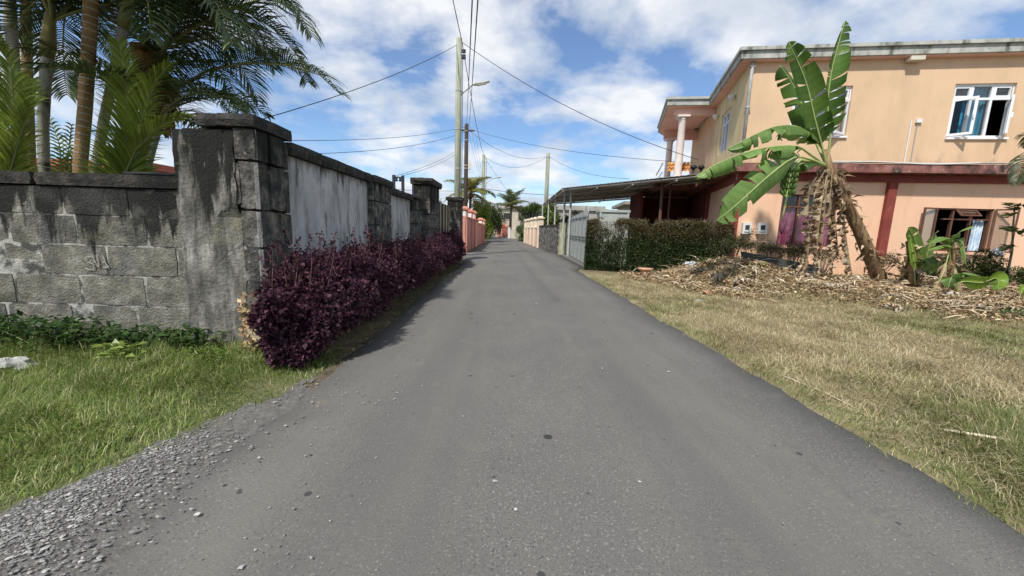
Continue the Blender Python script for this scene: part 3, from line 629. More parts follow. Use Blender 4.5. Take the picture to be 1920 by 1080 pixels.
    big = [(-.42, -.28), (XR+.45, -.28), (XR+.45, D+.45), (P2[0]+.9, D+.45), (P2[0], P2[1]+.05), (P1[0]-.06, P1[1]-.06), (B[0]-.36, B[1]-.11)]
    MB().prism(big, ZR+.203, ZR+.29).build('drip_edge', 'fascia', roof)
    sof = [(-.30, -.17), (XR+.3, -.17), (XR+.3, .0), (-.0, .0), B, (B[0]+.3, D), (P2[0]+.9, D), (P2[0]+.1, P2[1]-.06), (P1[0]+.06, P1[1]+.06), (B[0]-.24, B[1]+.02)]
    MB().prism(sof, ZR-.03, ZR-.002).build('soffit', 'soffit_pink', roof)
    # porch: beam, columns, balustrade
    def along(p, a, b): return (p[0]+a, p[1]) if b == 0 else (p[0]+a+b*SX, p[1]+b*SY)
    bm = MB(); q0 = along(P1, .30, .22); q1 = along(P1, 1.83, .22); q2 = along(P1, .30, 3.9)
    bm.prism([q0, q1, (q1[0]+.04, q1[1]+.2), (q0[0]+.04, q0[1]+.2)], ZR-.31, ZR-.032); bm.build('porch_beam', 'soffit_pink', t)
    MB().prism([along(P1, .30, 3.65), along(P1, 1.80, 3.65), along(P1, 1.80, 3.85), along(P1, .30, 3.85)], ZR-.45, ZR-.032).build('porch_beam', 'soffit_pink', t)
    prof = [(.19, 0), (.19, .10), (.155, .14), (.15, .3), (.135, 2.36), (.15, 2.40), (.15, 2.44), (.14, 2.46), (.21, 2.55)]
    for p in (along(P1, .66, .35), along(P1, .60, 3.6)):
        hgt = (ZR-.31 if p[1] < 6 else ZR-.45)-(ZS+.23); k = hgt/2.62
        c = MB().lathe([(r, z*k) for r, z in prof], (p[0], p[1], ZS+.23), 24).build('column', 'column_white', t, smooth=True)
        MB().box((p[0], p[1], ZS+.23+2.585*k), (.46, .46, .07*k)).build('capital', 'column_white', c)
    for a, b in ((0, .85), (.85, 1)): pass
    MB().tube([(*along(P1, .05, .1), ZS+.95), (*along(P1, .10, 3.6), ZS+.95)], .03, 8).tube([(*along(P1, .05, .1), ZS+.6), (*along(P1, .10, 3.6), ZS+.6)], .02, 8).build('porch_rail', 'white_paint', t)
    cl = MB().lathe([(.16, .02), (.15, -.05), (.02, -.11)], (*along(P1, .95, 1.3), ZR-.05), 16).build('ceiling_lamp', 'lamp_glass', t, smooth=True)
    # windows of the front
    pvc_window(t, *upR, 42, 52, [('curtain_teal', .30, .66, 5)])
    pvc_window(t, *upL, 12, 35, [('curtain_lilac', .04, .96, 10)])
    # lower left window, brown wood with purple curtain
    x0, x1, z0, z1 = loL; zt = z1-.36
    f = frame(MB(), x0, x1, z0, z1, .14, .05, .09).box(((x0+x1)/2, .14, zt), (x1-x0-.1, .086, .045))
    for k in (1, 2): f.box((x0+(x1-x0)*k/3, .14, (z0+z1)/2), (.045, .082, z1-z0-.1))
    f = f.build('window_frame', 'brown_wood', t)
    for k in range(3): MB().box((x0+(x1-x0)*(k+.5)/3, .145, (zt+z1)/2), ((x1-x0)/3-.05, .008, z1-zt-.07)).build('pane', 'glass', f); MB().box((x0+(x1-x0)*(k+.5)/3, .145, (zt+z0)/2), ((x1-x0)/3-.05, .008, zt-z0-.07)).build('pane', 'glass', f)
    curtain('curtain', 'curtain_purple', f, x0+.04, x1-.04, z0+.03, zt+.02, .20, .025, 11)
    MB().box(((x0+x1)/2, .01, z0-.035), (x1-x0+.08, .12, .06)).build('sill', 'peach_low', f)
    # lower right window, sashes folded back against the wall, dark room behind
    x0, x1, z0, z1 = loR; zt = z1-.30
    f = frame(MB(), x0, x1, z0, z1, .14, .045, .09).box(((x0+x1)/2+.1, .14, zt), (x1-x0-.3, .086, .035))
    for k in (.34, .66): f.box((x0+(x1-x0)*k, .14, (z0+z1)/2), (.04, .082, z1-z0-.09))
    f = f.build('window_frame', 'brown_wood', t)
    sash('casement', 'brown_wood', f, x0+.01, z0+.02, z1-.0, .42, 'L', 166, .02, .04, .04); sash('casement', 'brown_wood', f, x1-.01, z0+.02, z1-.0, .42, 'R', 140, .02, .04, .04)
    h = frame(MB(), 0, .50, -.26, 0, 0, .035, .03).build('hopper_sash', 'brown_wood', f); h.location = (x0+.50, .08, z1-.04); h.rotation_euler = (R_(-48), 0, 0); MB().box((.25, 0, -.13), (.43, .008, .19)).build('pane', 'glass', h)
    curtain('curtain', 'curtain_pale', f, x0+(x1-x0)*.78, x1-.06, z0+.04, zt, .22, .03, 3)
    MB().box(((x0+x1)/2, .01, z0-.035), (x1-x0+.08, .12, .06)).build('sill', 'peach_low', f)
    # room partitions so that the rooms read dark
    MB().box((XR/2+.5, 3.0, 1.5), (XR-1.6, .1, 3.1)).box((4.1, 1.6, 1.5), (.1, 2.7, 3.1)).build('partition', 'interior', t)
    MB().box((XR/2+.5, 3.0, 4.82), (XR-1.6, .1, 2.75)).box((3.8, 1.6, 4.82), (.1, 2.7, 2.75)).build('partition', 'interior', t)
    # services on the front
    MB().tube([(.02, -.06, ZR-.02), (.02, -.06, 5.6), (.02, -.06, ZS+.26)], .045, 10).build('downpipe', 'grey_pipe', t, smooth=True)
    for z in (6.1, 5.0, 4.0): MB().box((.02, -.06, z), (.13, .1, .05)).build('pipe_clip', 'grey_pipe', t)
    for k, (x, z) in enumerate(((.40, 1.56), (.83, 1.57))):
        mbx = MB().box((x, -.02, z), (.25, .14, .33)).build('meter_box', 'white_paint', t)
        MB().box((x, -.098, z+.03), (.12, .012, .13)).build('meter_window', 'window_dark', mbx); MB().box((x, -.1, z-.10), (.16, .01, .04)).build('meter_plate', 'lamp_grey', mbx)
    MB().box((4.04, -.12, 6.16), (.34, .20, .10)).build('floodlight', 'lamp_glass', t); MB().box((4.04, -.03, 6.19), (.1, .08, .06)).build('floodlight_bracket', 'grey_pipe', t)
    MB().tube([(4.29, -.02, 4.62), (4.29, -.02, 3.42)], .016, 6).build('conduit', 'white_paint', t); MB().tube([(4.45, -.02, 4.60), (4.45, -.02, 3.42)], .012, 6).build('conduit', 'grey_pipe', t); MB().box((4.46, -.03, 4.61), (.14, .06, .10)).build('junction_box', 'white_paint', t)
    pts = [(x, -.33+.01*math.sin(x*3), ZS+.26+.012*math.sin(x*2.3)) for x in np.linspace(.6, 7.6, 40)]
    MB().tube(pts, .022, 6).build('cable', 'grey_pipe', t); MB().tube([(x, y-.05, z+.01+.03*math.sin(x)) for x, y, z in pts[4:30]], .014, 6).build('cable', 'white_paint', t)
    for x, z in ((-1.35, 5.72), (-3.5, 5.72)):
        side_part(MB().lathe([(.03, -.1), (.09, -.02), (.12, .06)], (x, -.1, z), 12), 'wall_lamp', 'white_paint', t)
    side_part(MB().lathe([(.05, -.1), (.08, -.02), (.05, .06)], (-.5, -.06, 2.6), 10), 'wall_lamp', 'steel_dark', t)
    return P1, SX, SY, ZS
P1, SX, SY, ZS = house()
HM = Matrix.Translation((HO[0], HO[1], 0)) @ Matrix.Rotation(HRZ, 4, 'Z')
def hw(x, y, z): return HM @ Vector((x, y, z))
# things on the porch
p = hw(P1[0]+.95, P1[1]+1.3, ZS+.62)
t = empty('hanging_cloth', p, HRZ, 'orange and brown zigzag cloth hanging on the porch rail', 'cloth')
mb = MB(); m2 = MB()
for r in range(5):
    for i in range(12):
        x = -.45+i*.075; z = .18+r*.07; s = .035 if i % 2 else -.035
        (mb if (r % 2 == 0) else m2).add([(x, -.03, z+s), (x+.075, -.03, z-s), (x+.075, -.03, z-s+.07), (x, -.03, z+s+.07), (x, -.015, z+s), (x+.075, -.015, z-s), (x+.075, -.015, z-s+.07), (x, -.015, z+s+.07)], [(0, 1, 2, 3), (7, 6, 5, 4), (0, 4, 5, 1), (3, 2, 6, 7)])
mb.build('orange_stripe', 'orange_cloth', t); m2.build('brown_stripe', 'red_brown', t)
for k, dx in enumerate((1.45, 1.75)):
    p = hw(P1[0]+dx, P1[1]+.9, ZS+.23)
    tag(MB().tube([p, p+Vector((0, 0, .62))], .05, 8).lathe([(.08, .60), (.13, .64), (.13, .70), (.06, .76)], p, 12).build('black_planter', 'black_rubber', smooth=True), ('left of the two black domed planters on stands on the porch', 'right of the two black domed planters on stands on the porch')[k], 'planter', 'porch planters')
# ---- carport
def carport():
    A = Vector((6.7, 12.62, 0)); B = Vector((2.52, 18.9, 0)); Cc = Vector((2.62, 31.0, 0)); Dd = Vector((8.3, 20.4, 0)); Z = 3.33
    t = empty('carport', (5.0, 17.0, 0), 0, 'grey corrugated carport canopy on steel posts attached to the peach house', 'canopy'); o = Vector(t.location)
    mb = MB(); nu, nv = 90, 14
    for j in range(nv+1):
        for i in range(nu+1):
            u, v = i/nu, j/nv; p = (A*(1-u)+B*u)*(1-v)+(Dd*(1-u)+Cc*u)*v-o; mb.v.append((p.x, p.y, Z+.010*math.sin(i*math.pi*.8)))
    w = nu+1
    for j in range(nv):
        for i in range(nu): a = j*w+i; mb.f.append((a, a+w, a+w+1, a+1))
    k = len(mb.v); mb.v += [(x, y, z+.012) for x, y, z in mb.v]; mb.f += [tuple(k+q for q in f[::-1]) for f in mb.f]
    mb.f += [(i+1, i, k+i, k+i+1) for i in range(nu)]+[(j*w+nu, (j+1)*w+nu, k+(j+1)*w+nu, k+j*w+nu)[::-1] for j in range(nv)]
    mb.build('corrugated_sheet', 'tin_roof', t)
    for v in (.012, .25, .5, .75, .97):
        p = A*(1-v)+Dd*v-o; q = B*(1-v)+Cc*v-o; MB().tube([(p.x, p.y, Z-.07), (q.x, q.y, Z-.07)], .04, 4).build('purlin', 'tin_roof', t)
    for u in (.2, .45, .7, .99):
        p = A*(1-u)+B*u-o; q = Dd*(1-u)+Cc*u-o; MB().tube([(p.x, p.y, Z-.14), (q.x, q.y, Z-.14)], .03, 4).build('rafter', 'tin_roof', t)
    for x, y in ((3.02, 19.3), (2.86, 20.3), (2.75, 23.3), (2.68, 26.6), (2.62, 30.6)): MB().tube([(x-o.x, y-o.y, 0), (x-o.x, y-o.y, Z-.05)], .055, 10).build('post', 'steel_grey', t)
    MB().tube([(5.9-o.x, 15.2-o.y, 0), (5.9-o.x, 15.2-o.y, Z-.05)], .06, 8).tube([(6.3-o.x, 15.4-o.y, 0), (6.3-o.x, 15.4-o.y, Z-.05)], .04, 8).build('post', 'brown_wood', t)
carport()
# garage recess behind the carport
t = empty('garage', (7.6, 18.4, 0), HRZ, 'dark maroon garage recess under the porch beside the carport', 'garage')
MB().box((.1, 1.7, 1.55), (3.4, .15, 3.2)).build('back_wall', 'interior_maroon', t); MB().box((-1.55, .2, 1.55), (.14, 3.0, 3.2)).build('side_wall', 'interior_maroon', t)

# ================================================================== POLES AND WIRES
def lamp_arm(t, z, x1, y1, zz, k=1):
    MB().tube([(.05, 0, z), (.25*k, .0, z+.28*k), (x1*.6, y1*.6, zz-.12*k), (x1*.72, y1*.72, zz-.06)], .035, 8).build('lamp_arm', 'lamp_grey', t, smooth=True)
    d = Vector((x1, y1, .28*k)).normalized(); a = Vector((x1*.62, y1*.62, zz-.10*k)); b = a+d*1.15*k
    h = MB().tube([a, a+d*.1, b-d*.15, b], [.05*k, .11*k, .10*k, .07*k], 8).build('lamp_head', 'lamp_grey', t, smooth=True)
    MB().tube([a+d*.3*k-Vector((0, 0, .08*k)), b-d*.25*k-Vector((0, 0, .08*k))], .075*k, 8).build('lamp_lens', 'lamp_glass', h, smooth=True)
def pole(name, x, y, z, r0, r1, m, label, bands=(), lean=0):
    t = empty(name, (x, y, 0), 0, label, 'utility pole', 'utility poles along the lane')
    MB().tube([(0, 0, -.1), (lean*.5, 0, z/2), (lean, 0, z)], [r0, (r0+r1)/2, r1], 12).build('shaft', m, t, smooth=True)
    for b in bands: k = b/z; MB().lathe([(r0+(r1-r0)*k+.012, 0), (r0+(r1-r0)*k+.012, .05)], (lean*k, 0, b), 12).build('steel_band', 'lamp_grey', t)
    return t
t = pole('utility_pole', -2.38, 18, 9.35, .155, .125, 'pole_concrete', 'tall pale concrete utility pole with a street lamp, nearest the camera', (7.2, 5.6, 3.9))
lamp_arm(t, 6.95, 1.0, -.1, 7.55, .66); MB().box((.18, 0, 8.85), (.22, .1, .12)).box((.2, 0, 8.62), (.18, .12, .16)).build('cable_clamp', 'steel_dark', t)
MB().tube([(.17, -.05, 8.6), (.19, -.06, 5), (.2, -.05, 1)], .014, 5).build('riser_cable', 'wire', t)
t = pole('utility_pole', -3.12, 28, 8.4, .16, .13, 'pole_wood', 'dark wooden utility pole right behind the tall concrete pole', (7.9, 7.3, 5.6, 5.4))
MB().box((.25, 0, 5.6), (.16, .2, .45)).build('meter_box', 'cream_fence', t); MB().box((0, -.02, 7.95), (1.1, .08, .08)).build('crossarm', 'pole_wood', t)
for x in (-.5, -.2, .2, .5): MB().lathe([(.04, 0), (.06, .05), (.03, .1), (.05, .16)], (x, -.02, 8.0), 8).build('insulator', 'lamp_grey', t)
t = pole('utility_pole', -2.71, 40, 8.55, .2, .15, 'pole_concrete', 'pale concrete pole with a curved lamp arm farther down the lane', (7.8,))
MB().tube([(0, 0, 5.2), (.4, 0, 5.9), (.95, 0, 6.3), (1.3, 0, 6.35)], .035, 8).build('lamp_arm', 'lamp_grey', t); MB().tube([(1.15, 0, 6.36), (1.8, 0, 6.5)], [.05, .09], 8).build('lamp_head', 'lamp_grey', t); MB().tube([(.28, 0, 8.3), (.26, 0, 3)], .05, 6).build('riser_conduit', 'lamp_grey', t)
pole('utility_pole', 3.74, 40, 8.95, .24, .19, 'pole_concrete', 'plain grey concrete pole rising behind the carport canopy', (8.5,))
pole('utility_pole', -3.22, 55, 5.2, .15, .12, 'pole_wood', 'small dark far pole at the end of the lane', ())
def wire(a, b, sag, label, r=.011, n=24, cat='wire'):
    a = Vector(a); b = Vector(b); pts = [a*(1-i/n)+b*(i/n)-Vector((0, 0, sag*4*(i/n)*(1-i/n))) for i in range(n+1)]
    tag(MB().tube(pts, r*.75, 5).build('overhead_wire', 'wire'), label, cat, 'overhead wires')
T1 = (-2.25, 18, 9.2); T2 = (-3.12, 27.9, 8.2); T3 = (-2.65, 40, 8.4); T4 = (3.74, 40, 8.7)
wire(T1, (-2.2, 1.0, 11.2), .35, 'thick black wire running from the tall pole top towards the camera', .022)
wire(T1, T3, .55, 'thick black wire from the tall pole down to the farther lamp pole', .022)
wire(T1, (7.09, 15, 4.12), .45, 'long wire from the tall pole sloping right to the peach house', .016)
wire((-2.45, 18, 9.1), (-5.8, 7, 2.59), .25, 'wire from the tall pole sloping down left towards the palms', .014)
wire(T2, (-0.46, 4.5, 3.69), .15, 'left of two thin wires rising overhead from the dark pole', .011)
wire((-2.95, 27.9, 8.2), (-0.4, 4.5, 3.7), .15, 'right of two thin wires rising overhead from the dark pole', .011)
wire(T2, (-7.73, 12, 3.67), .3, 'upper of the two level wires running left from the dark pole', .013)
wire((-3.12, 28, 7.9), (-6.81, 12, 3.29), .35, 'lower of the two level wires running left from the dark pole', .013)
wire((-3.12, 28, 7.2), (-3.19, 11, 2.65), .25, 'upper of two wires dropping to the steel bracket behind the wall', .009)
wire((-3.12, 28, 7.0), (-3, 11, 2.66), .25, 'lower of two wires dropping to the steel bracket behind the wall', .009)
wire((-2.9, 28, 7.95), T4, .9, 'sagging wire between the dark pole and the plain right-hand pole', .016)
wire((-2.9, 28, 8.05), (7.36, 16, 4.19), .35, 'upper long wire from the dark pole to the porch', .013)
wire(T3, T4, 1.1, 'deeply sagging wire between the far lamp pole and the right-hand pole', .018)
wire(T4, (7.24, 24, 4.57), .5, 'wire from the right-hand pole down behind the carport', .016)
wire((-2.65, 40, 5.3), (12, 46, 6.0), .5, 'level dark cable crossing the lane low over the far houses', .03)
wire((-2.65, 40, 5.1), (-14, 36, 4.7), .2, 'short dark cable running left behind the stone gatepost', .025)
wire(T3, (2.6, 62, 4.6), .6, 'wire running from the far lamp pole down the lane', .02)
for k, (dx, lb) in enumerate(((0, 'first'), (.25, 'second'), (.5, 'third'))): wire((-3.0+dx, 28, 8.0-.1*k), (-2.75+dx*.4, 40, 5.6), .3, lb+' of the three thin lines between the dark and far lamp poles', .010)

# ================================================================== FAR HOUSES
def far_house(name, x, y, w, d, z, rz, m, label, wins=(), roof='house_grey', over=.3, parapet=0):
    t = empty(name, (x, y, 0), rz, label, 'house'); MB().box((0, d/2, z/2-.05), (w, d, z+.1)).build('wall', m, t)
    r = MB().box((0, d/2, z+.12), (w+2*over, d+2*over, .24)).build('roof_slab', roof, t)
    if parapet: MB().box((0, .1, z+.24+parapet/2), (w, .15, parapet)).build('parapet', m, r)
    for (a, b, c, e, kind) in wins:
        f = frame(MB(), a, b, c, e, -.01, .08, .08).build('window_frame' if kind != 'door' else 'door_frame', 'white_paint' if kind == 'w' else 'brown_wood', t)
        MB().box(((a+b)/2, -.012, (c+e)/2), (b-a-.16, .03, e-c-.16)).build('pane' if kind != 'door' else 'door_panel', 'window_dark', f)
        if kind == 'w': MB().box(((a+b)/2, -.03, (c+e)/2), (.06, .05, e-c-.1)).build('mullion', 'white_paint', f)
        MB().box(((a+b)/2, -.05, c-.04), (b-a+.16, .12, .08)).build('sill', m, f)
    return t
far_house('beige_house', 1.6, 76, 6.6, 8, 5.2, .05, 'house_cream', 'beige two-storey house behind the palm at the end of the lane', [(-2.6, -1.4, 3.2, 4.4, 'b'), (.2, 1.8, 3.2, 4.6, 'b'), (-2.4, -1.2, .8, 2, 'b'), (1, 2.4, .6, 2, 'b')], 'house_grey', .4, .5)
far_house('cream_house', -2.4, 84, 3.2, 7, 4.3, .1, 'house_cream', 'pale cream house left of the palm trunk at the lane end', [(-.9, .4, 2.8, 3.9, 'b')], 'house_grey', .3)
t = far_house('pink_gatehouse', -.85, 60, 2.2, 2.6, 1.55, 0, 'house_pink', 'small salmon gatehouse closing the far end of the lane', [(-.9, -.3, .7, 1.4, 'b')], 'pink_cap', .1)
MB().box((.25, -.03, .8), (.75, .05, 1.3)).build('brick_panel', 'red_brown', t); MB().box((.9, -.03, .75), (.34, .05, 1.45)).build('blue_door', 'blue_tarp', t); MB().box((.1, 1, 2.0), (.9, .9, .5), 0, .4).build('gable', 'pink_cap', t)
t = empty('garden_wall', (1.4, 56, 0), 0, 'low beige garden wall beside the small salmon gatehouse', 'wall'); MB().box((-.3, 0, .62), (2.2, .2, 1.3)).build('wall', 'house_cream', t); MB().box((-1.3, -.02, .75), (.3, .3, 1.6)).build('pillar', 'white_paint', t)
far_house('grey_house', 8.2, 46, 6.2, 8, 3.75, -.05, 'house_grey', 'grey concrete house with a small white window behind the carport', [(-1.0, .3, 2.1, 3.1, 'w'), (-2.6, -1.6, .6, 2.0, 'b')], 'house_grey', .25, .3)
far_house('flat_roof_house', 4.1, 64, 4.4, 6, 4.9, 0, 'house_cream', 'pale flat-roofed house right of the roadside trees', [(-1.2, -.2, 2.8, 3.9, 'b')], 'house_grey', .8)
t = far_house('stone_house', 12.2, 31, 5.2, 6, 3.55, -.12, 'house_grey', 'grey house with white railing and a water tank behind the carport', [(.6, 1.6, 1.2, 2.4, 'w')], 'house_grey', .5)
tag(MB().lathe([(.42, 0), (.45, .1), (.45, .95), (.40, 1.05), (.12, 1.12)], (9.62, 27, 2.3), 18).build('water_tank', 'white_paint', smooth=True), 'white cylindrical water tank seen under the carport canopy', 'tank')
q = Vector((9.62, 27, 2.3)); t = empty('tank_stand', (q.x, q.y, 0), 0, 'steel frame stand under the white water tank', 'stand')
for x in (-.35, .35):
    for y in (-.35, .35): MB().box((x, y, q.z/2-.02), (.06, .06, q.z-.04)).build('leg', 'steel_grey', t)
MB().box((0, 0, q.z-.025), (.9, .9, .05)).build('platform', 'steel_grey', t)
p = (8.01, 24, 2.37); t = empty('red_barrel', (p[0], p[1], 0), 0, 'red drum standing beside the water tank', 'drum'); MB().lathe([(.22, 0), (.22, 1.9), (.2, 2.6), (.2, p[2]+.3)], (0, 0, 0), 14).build('body', 'red_paint', t, smooth=True)
t = empty('white_railing', (8.2, 22, 1.86), HRZ, 'white metal stair railing below the water tank', 'railing')
zb = t.location.z; t.location.z = 0
MB().tube([(-.75, 0, zb+.35), (1.3, 0, zb+.35)], .03, 6).build('rail', 'white_paint', t); MB().tube([(-.9, -.1, zb-.5), (.9, -.1, zb+.75)], .03, 6).build('stair_rail', 'lamp_grey', t)
for i in range(9): MB().tube([(-.75+i*.25, 0, 0), (-.75+i*.25, 0, zb+.35)], .018, 5).build('baluster', 'white_paint', t)
p = (8.9, 26, 2.78); tag(MB().box((p[0], p[1], p[2]), (1.9, 1.0, .06), -.2).tube([(p[0]-.7, p[1], 0), (p[0]-.7, p[1], p[2])], .04).tube([(p[0]+.7, p[1], 0), (p[0]+.7, p[1], p[2])], .04).build('blue_awning', 'blue_tarp'), 'small blue sheet awning in front of the water tank', 'awning')
# house beyond the palms on the left
t = empty('neighbour_house', (-20.4, 16, 0), .0, 'low pink house with brown fascia behind the palm trunks', 'house')
MB().box((-.5, 3, 1.55), (13, 6, 3.2)).build('wall', 'house_pink', t); MB().box((-.5, 2.9, 3.28), (13.8, 6.9, .26)).build('roof_slab', 'red_brown', t); MB().box((-3.5, -.04, 1.8), (1.6, .06, 1.2)).build('window', 'window_dark', t)
for i in range(12): MB().tube([(-6.2+i*.35, -.2, 3.4), (-6.2+i*.35, -.2, 4.15)], .02, 5).build('baluster', 'white_paint', t)
MB().tube([(-6.3, -.2, 4.15), (-2.2, -.2, 4.15)], .03, 6).tube([(-6.3, -.2, 3.75), (-2.2, -.2, 3.75)], .02, 6).build('roof_railing', 'white_paint', t)

# ================================================================== PALMS
def frond_curve(base, az, el, L, droop, n=14, twist=0):
    pts = [np.array(base, float)]; e = el
    for i in range(n):
        d = np.array([math.cos(az)*math.cos(e), math.sin(az)*math.cos(e), math.sin(e)]); pts.append(pts[-1]+d*L/n); e -= droop/n*(.4+1.2*i/n); az += twist/n
    return np.array(pts)
def frond(parent, pts, leaf, npair, cols, wd=.022, vee=.55, hang=.5, start=.12, m='leaf', name='frond', fwd=0, w=None):
    """pts: rachis polyline; leaflets on both sides, hanging at their tips"""
    pts = np.asarray(pts, float); seg = np.linalg.norm(np.diff(pts, axis=0), axis=1); s = np.concatenate([[0], np.cumsum(seg)]); s /= s[-1]
    t = np.repeat(np.linspace(start, .995, npair), 2); n = len(t); sd = np.tile([1., -1.], npair)
    P = np.stack([np.interp(t, s, pts[:, k]) for k in range(3)], 1); T = unit(np.stack([np.interp(np.minimum(t+.03, 1), s, pts[:, k])-np.interp(t-.03, s, pts[:, k]) for k in range(3)], 1))
    up = np.array([0, 0, 1.]); B = np.cross(T, up); bad = np.linalg.norm(B, axis=1) < .25; B[bad] = np.cross(T[bad], np.array([.6, -.8, 0])); B = unit(B); U = np.cross(B, T)
    ll = leaf*np.clip(np.sin(np.pi*(.16+.80*t))**.7, .15, 1)*(1+rng.normal(0, .07, n)); fw = .35+fwd+.75*t
    D = unit(B*sd[:, None]+U*(vee+rng.normal(0, .12, n))[:, None]+T*fw[:, None]); Wv = unit(np.cross(D, np.cross(B*sd[:, None], T)+rng.normal(0, .25, (n, 3))))
    m1 = P+D*ll[:, None]*.4; D2 = unit(D-up*hang*(.7+rng.random((n, 1))*.6)); m2 = m1+D2*ll[:, None]*.35; D3 = unit(D2-up*hang*1.2); e = m2+D3*ll[:, None]*.28; Wd = wd*(.8+.4*rng.random((n, 1)))
    V = np.stack([P-Wv*Wd*.3, P+Wv*Wd*.3, m1-Wv*Wd*.5, m1+Wv*Wd*.5, m2-Wv*Wd*.38, m2+Wv*Wd*.38, e-Wv*Wd*.05, e+Wv*Wd*.05], 1).reshape(-1, 3)
    k = np.arange(n)[:, None]*8; Q = np.concatenate([k+np.array([[0, 1, 3, 2]]), k+np.array([[2, 3, 5, 4]]), k+np.array([[4, 5, 7, 6]])], 1).reshape(-1, 4)
    o = np_mesh(name, V, Q, m, parent, np.repeat(tints(n, cols, w, .14), 8, 0))
    L = len(pts); MB().tube([tuple(p) for p in pts], [max(.004, .017*leaf/.5*(1-i/L)) for i in range(L)], 5).build('rachis', 'rachis', o, smooth=True); return o
GREEN_D = [(.035, .062, .018), (.05, .085, .022), (.07, .11, .03)]; GREEN_B = [(.10, .17, .025), (.13, .20, .035), (.075, .13, .022)]
def palm(name, label, base, trunk, r0, r1, tm, fronds, ring=.11, shaft=None, group='palms behind the block wall', cat='palm'):
    """trunk: world polyline; fronds: list of (points or params)"""
    r0 *= .68; r1 *= .68; b = Vector(base); t = empty(name, b, 0, label, cat, group); tp = [Vector(p)-b for p in trunk]
    n = 14; pl = []; tot = len(tp)-1
    for i in range(n+1):
        f = i/n*tot; k = min(int(f), tot-1); pl.append(tp[k].lerp(tp[k+1], f-k))
    MB().tube(pl, [r0+(r1-r0)*min(1, i/n*1.4) for i in range(n+1)], 12).build('trunk', tm, t, smooth=True)
    if ring:
        L = (tp[-1]-tp[0]).length; z = .15; rb = MB()
        while z < L*.97:
            f = z/L*n; k = min(int(f), n-1); p = pl[k].lerp(pl[k+1], f-k); d = (pl[k+1]-pl[k]).normalized(); r = (r0+(r1-r0)*min(1, z/L*1.4))+.0025
            rb.tube([p-d*.007, p+d*.007], r, 12); z += ring*random.uniform(.8, 1.25)
        o = rb.build('leaf_scar_rings', 'palm_ring', t); o['kind'] = 'stuff'
    if shaft:
        top = tp[-1]; d = (tp[-1]-tp[-2]).normalized(); MB().tube([top-d*.02, top+d*.12, top+d*shaft*.6, top+d*shaft], [r1*1.15, r1*1.35, r1*1.0, r1*.5], 12).build('crownshaft', 'crownshaft', t, smooth=True)
    for f in fronds:
        pts = np.asarray(f['pts'], float)-np.array(b); frond(t, pts, f.get('leaf', .55)*1.12, int(f.get('n', 46)*1.55), f.get('cols', GREEN_D), f.get('wd', .03)*.72, f.get('vee', .45), f.get('hang', .5)*.75, f.get('start', .12))
    return t
def spray(top, cnt, L, az0=0, el=(.3, 1.2), dr=(1.0, 1.9), **k):
    r = []
    for i in range(cnt):
        az = az0+2*math.pi*i/cnt+random.uniform(-.25, .25); r.append(dict(pts=frond_curve(top, az, random.uniform(*el), L*random.uniform(.85, 1.1), random.uniform(*dr)), **k))
    return r
def top_of(p): return tuple(p)
# trunks, left to right
tr = [((-6.57, 5.4, 1.76)[0], 5.4, 0), (-6.57, 5.4, 1.79), (-6.51, 5.4, 2.68), (-6.39, 5.4, 3.95), (-6.34, 5.4, 4.5)]
palm('areca_palm', 'grey-green palm trunk at the left edge behind the block wall', tr[0], tr, .095, .085, 'palm_trunk', spray(tr[-1], 7, 2.3, .3, n=44), .16, .5)
tr = [((-7.65, 6.4, 1.85)[0], 6.4, 0), (-7.65, 6.4, 1.89), (-7.49, 6.4, 3.25), (-7.33, 6.4, 4.45), (-7.28, 6.4, 4.89)]
palm('areca_palm', 'dark brown palm trunk second from the left edge behind the wall', tr[0], tr, .10, .085, 'palm_trunk_brown', spray(tr[-1], 7, 2.4, .9, n=44), .14, .45)
tr = [((-6.04, 5.2, 1.75)[0], 5.2, 0), (-6.04, 5.2, 1.79), (-5.97, 5.2, 2.38), (-5.87, 5.2, 2.89), (-5.79, 5.2, 3.24)]
palm('areca_palm', 'pale grey palm trunk with a low orange-green crownshaft behind the wall', tr[0], tr, .078, .082, 'palm_trunk', spray((-5.66, 5.2, 3.64), 7, 2.0, .2, (.5, 1.3), n=42, leaf=.5), .2, .62)
tr = [((-5.29, 4.9, 1.74)[0], 4.9, 0), (-5.27, 4.9, 1.77), (-5.09, 4.9, 2.58), (-4.93, 4.9, 3.4), (-4.81, 4.9, 4.13)]
palm('areca_palm', 'stout brown ringed palm trunk in the middle of the clump', tr[0], tr, .10, .095, 'palm_trunk_brown', spray(tr[-1], 8, 2.5, .1, (.1, 1.0), (1.2, 2.2), n=48, leaf=.6), .10, .5)
tr = [((-5.31, 5.1, 1.76)[0], 5.1, 0), (-5.29, 5.1, 1.8), (-5.08, 5.1, 2.51), (-4.88, 5.1, 3.08), (-4.72, 5.1, 3.56)]
palm('areca_palm', 'slanting grey ringed palm trunk right of the stout brown one', tr[0], tr, .078, .074, 'palm_trunk', spray((-4.63, 5.1, 3.86), 8, 2.3, .5, (.1, 1.1), (1.0, 2.0), n=46), .13, .5)
tr = [((-5.56, 6, 1.87)[0], 6.0, 0), (-5.56, 6, 1.91), (-5.46, 6, 2.37), (-5.32, 6, 2.9), (-5.18, 6, 3.48)]
P6 = (-5.14, 6, 3.63)
fr = spray(P6, 6, 2.3, 1.2, (.2, 1.0), (1.2, 2.2), n=46)
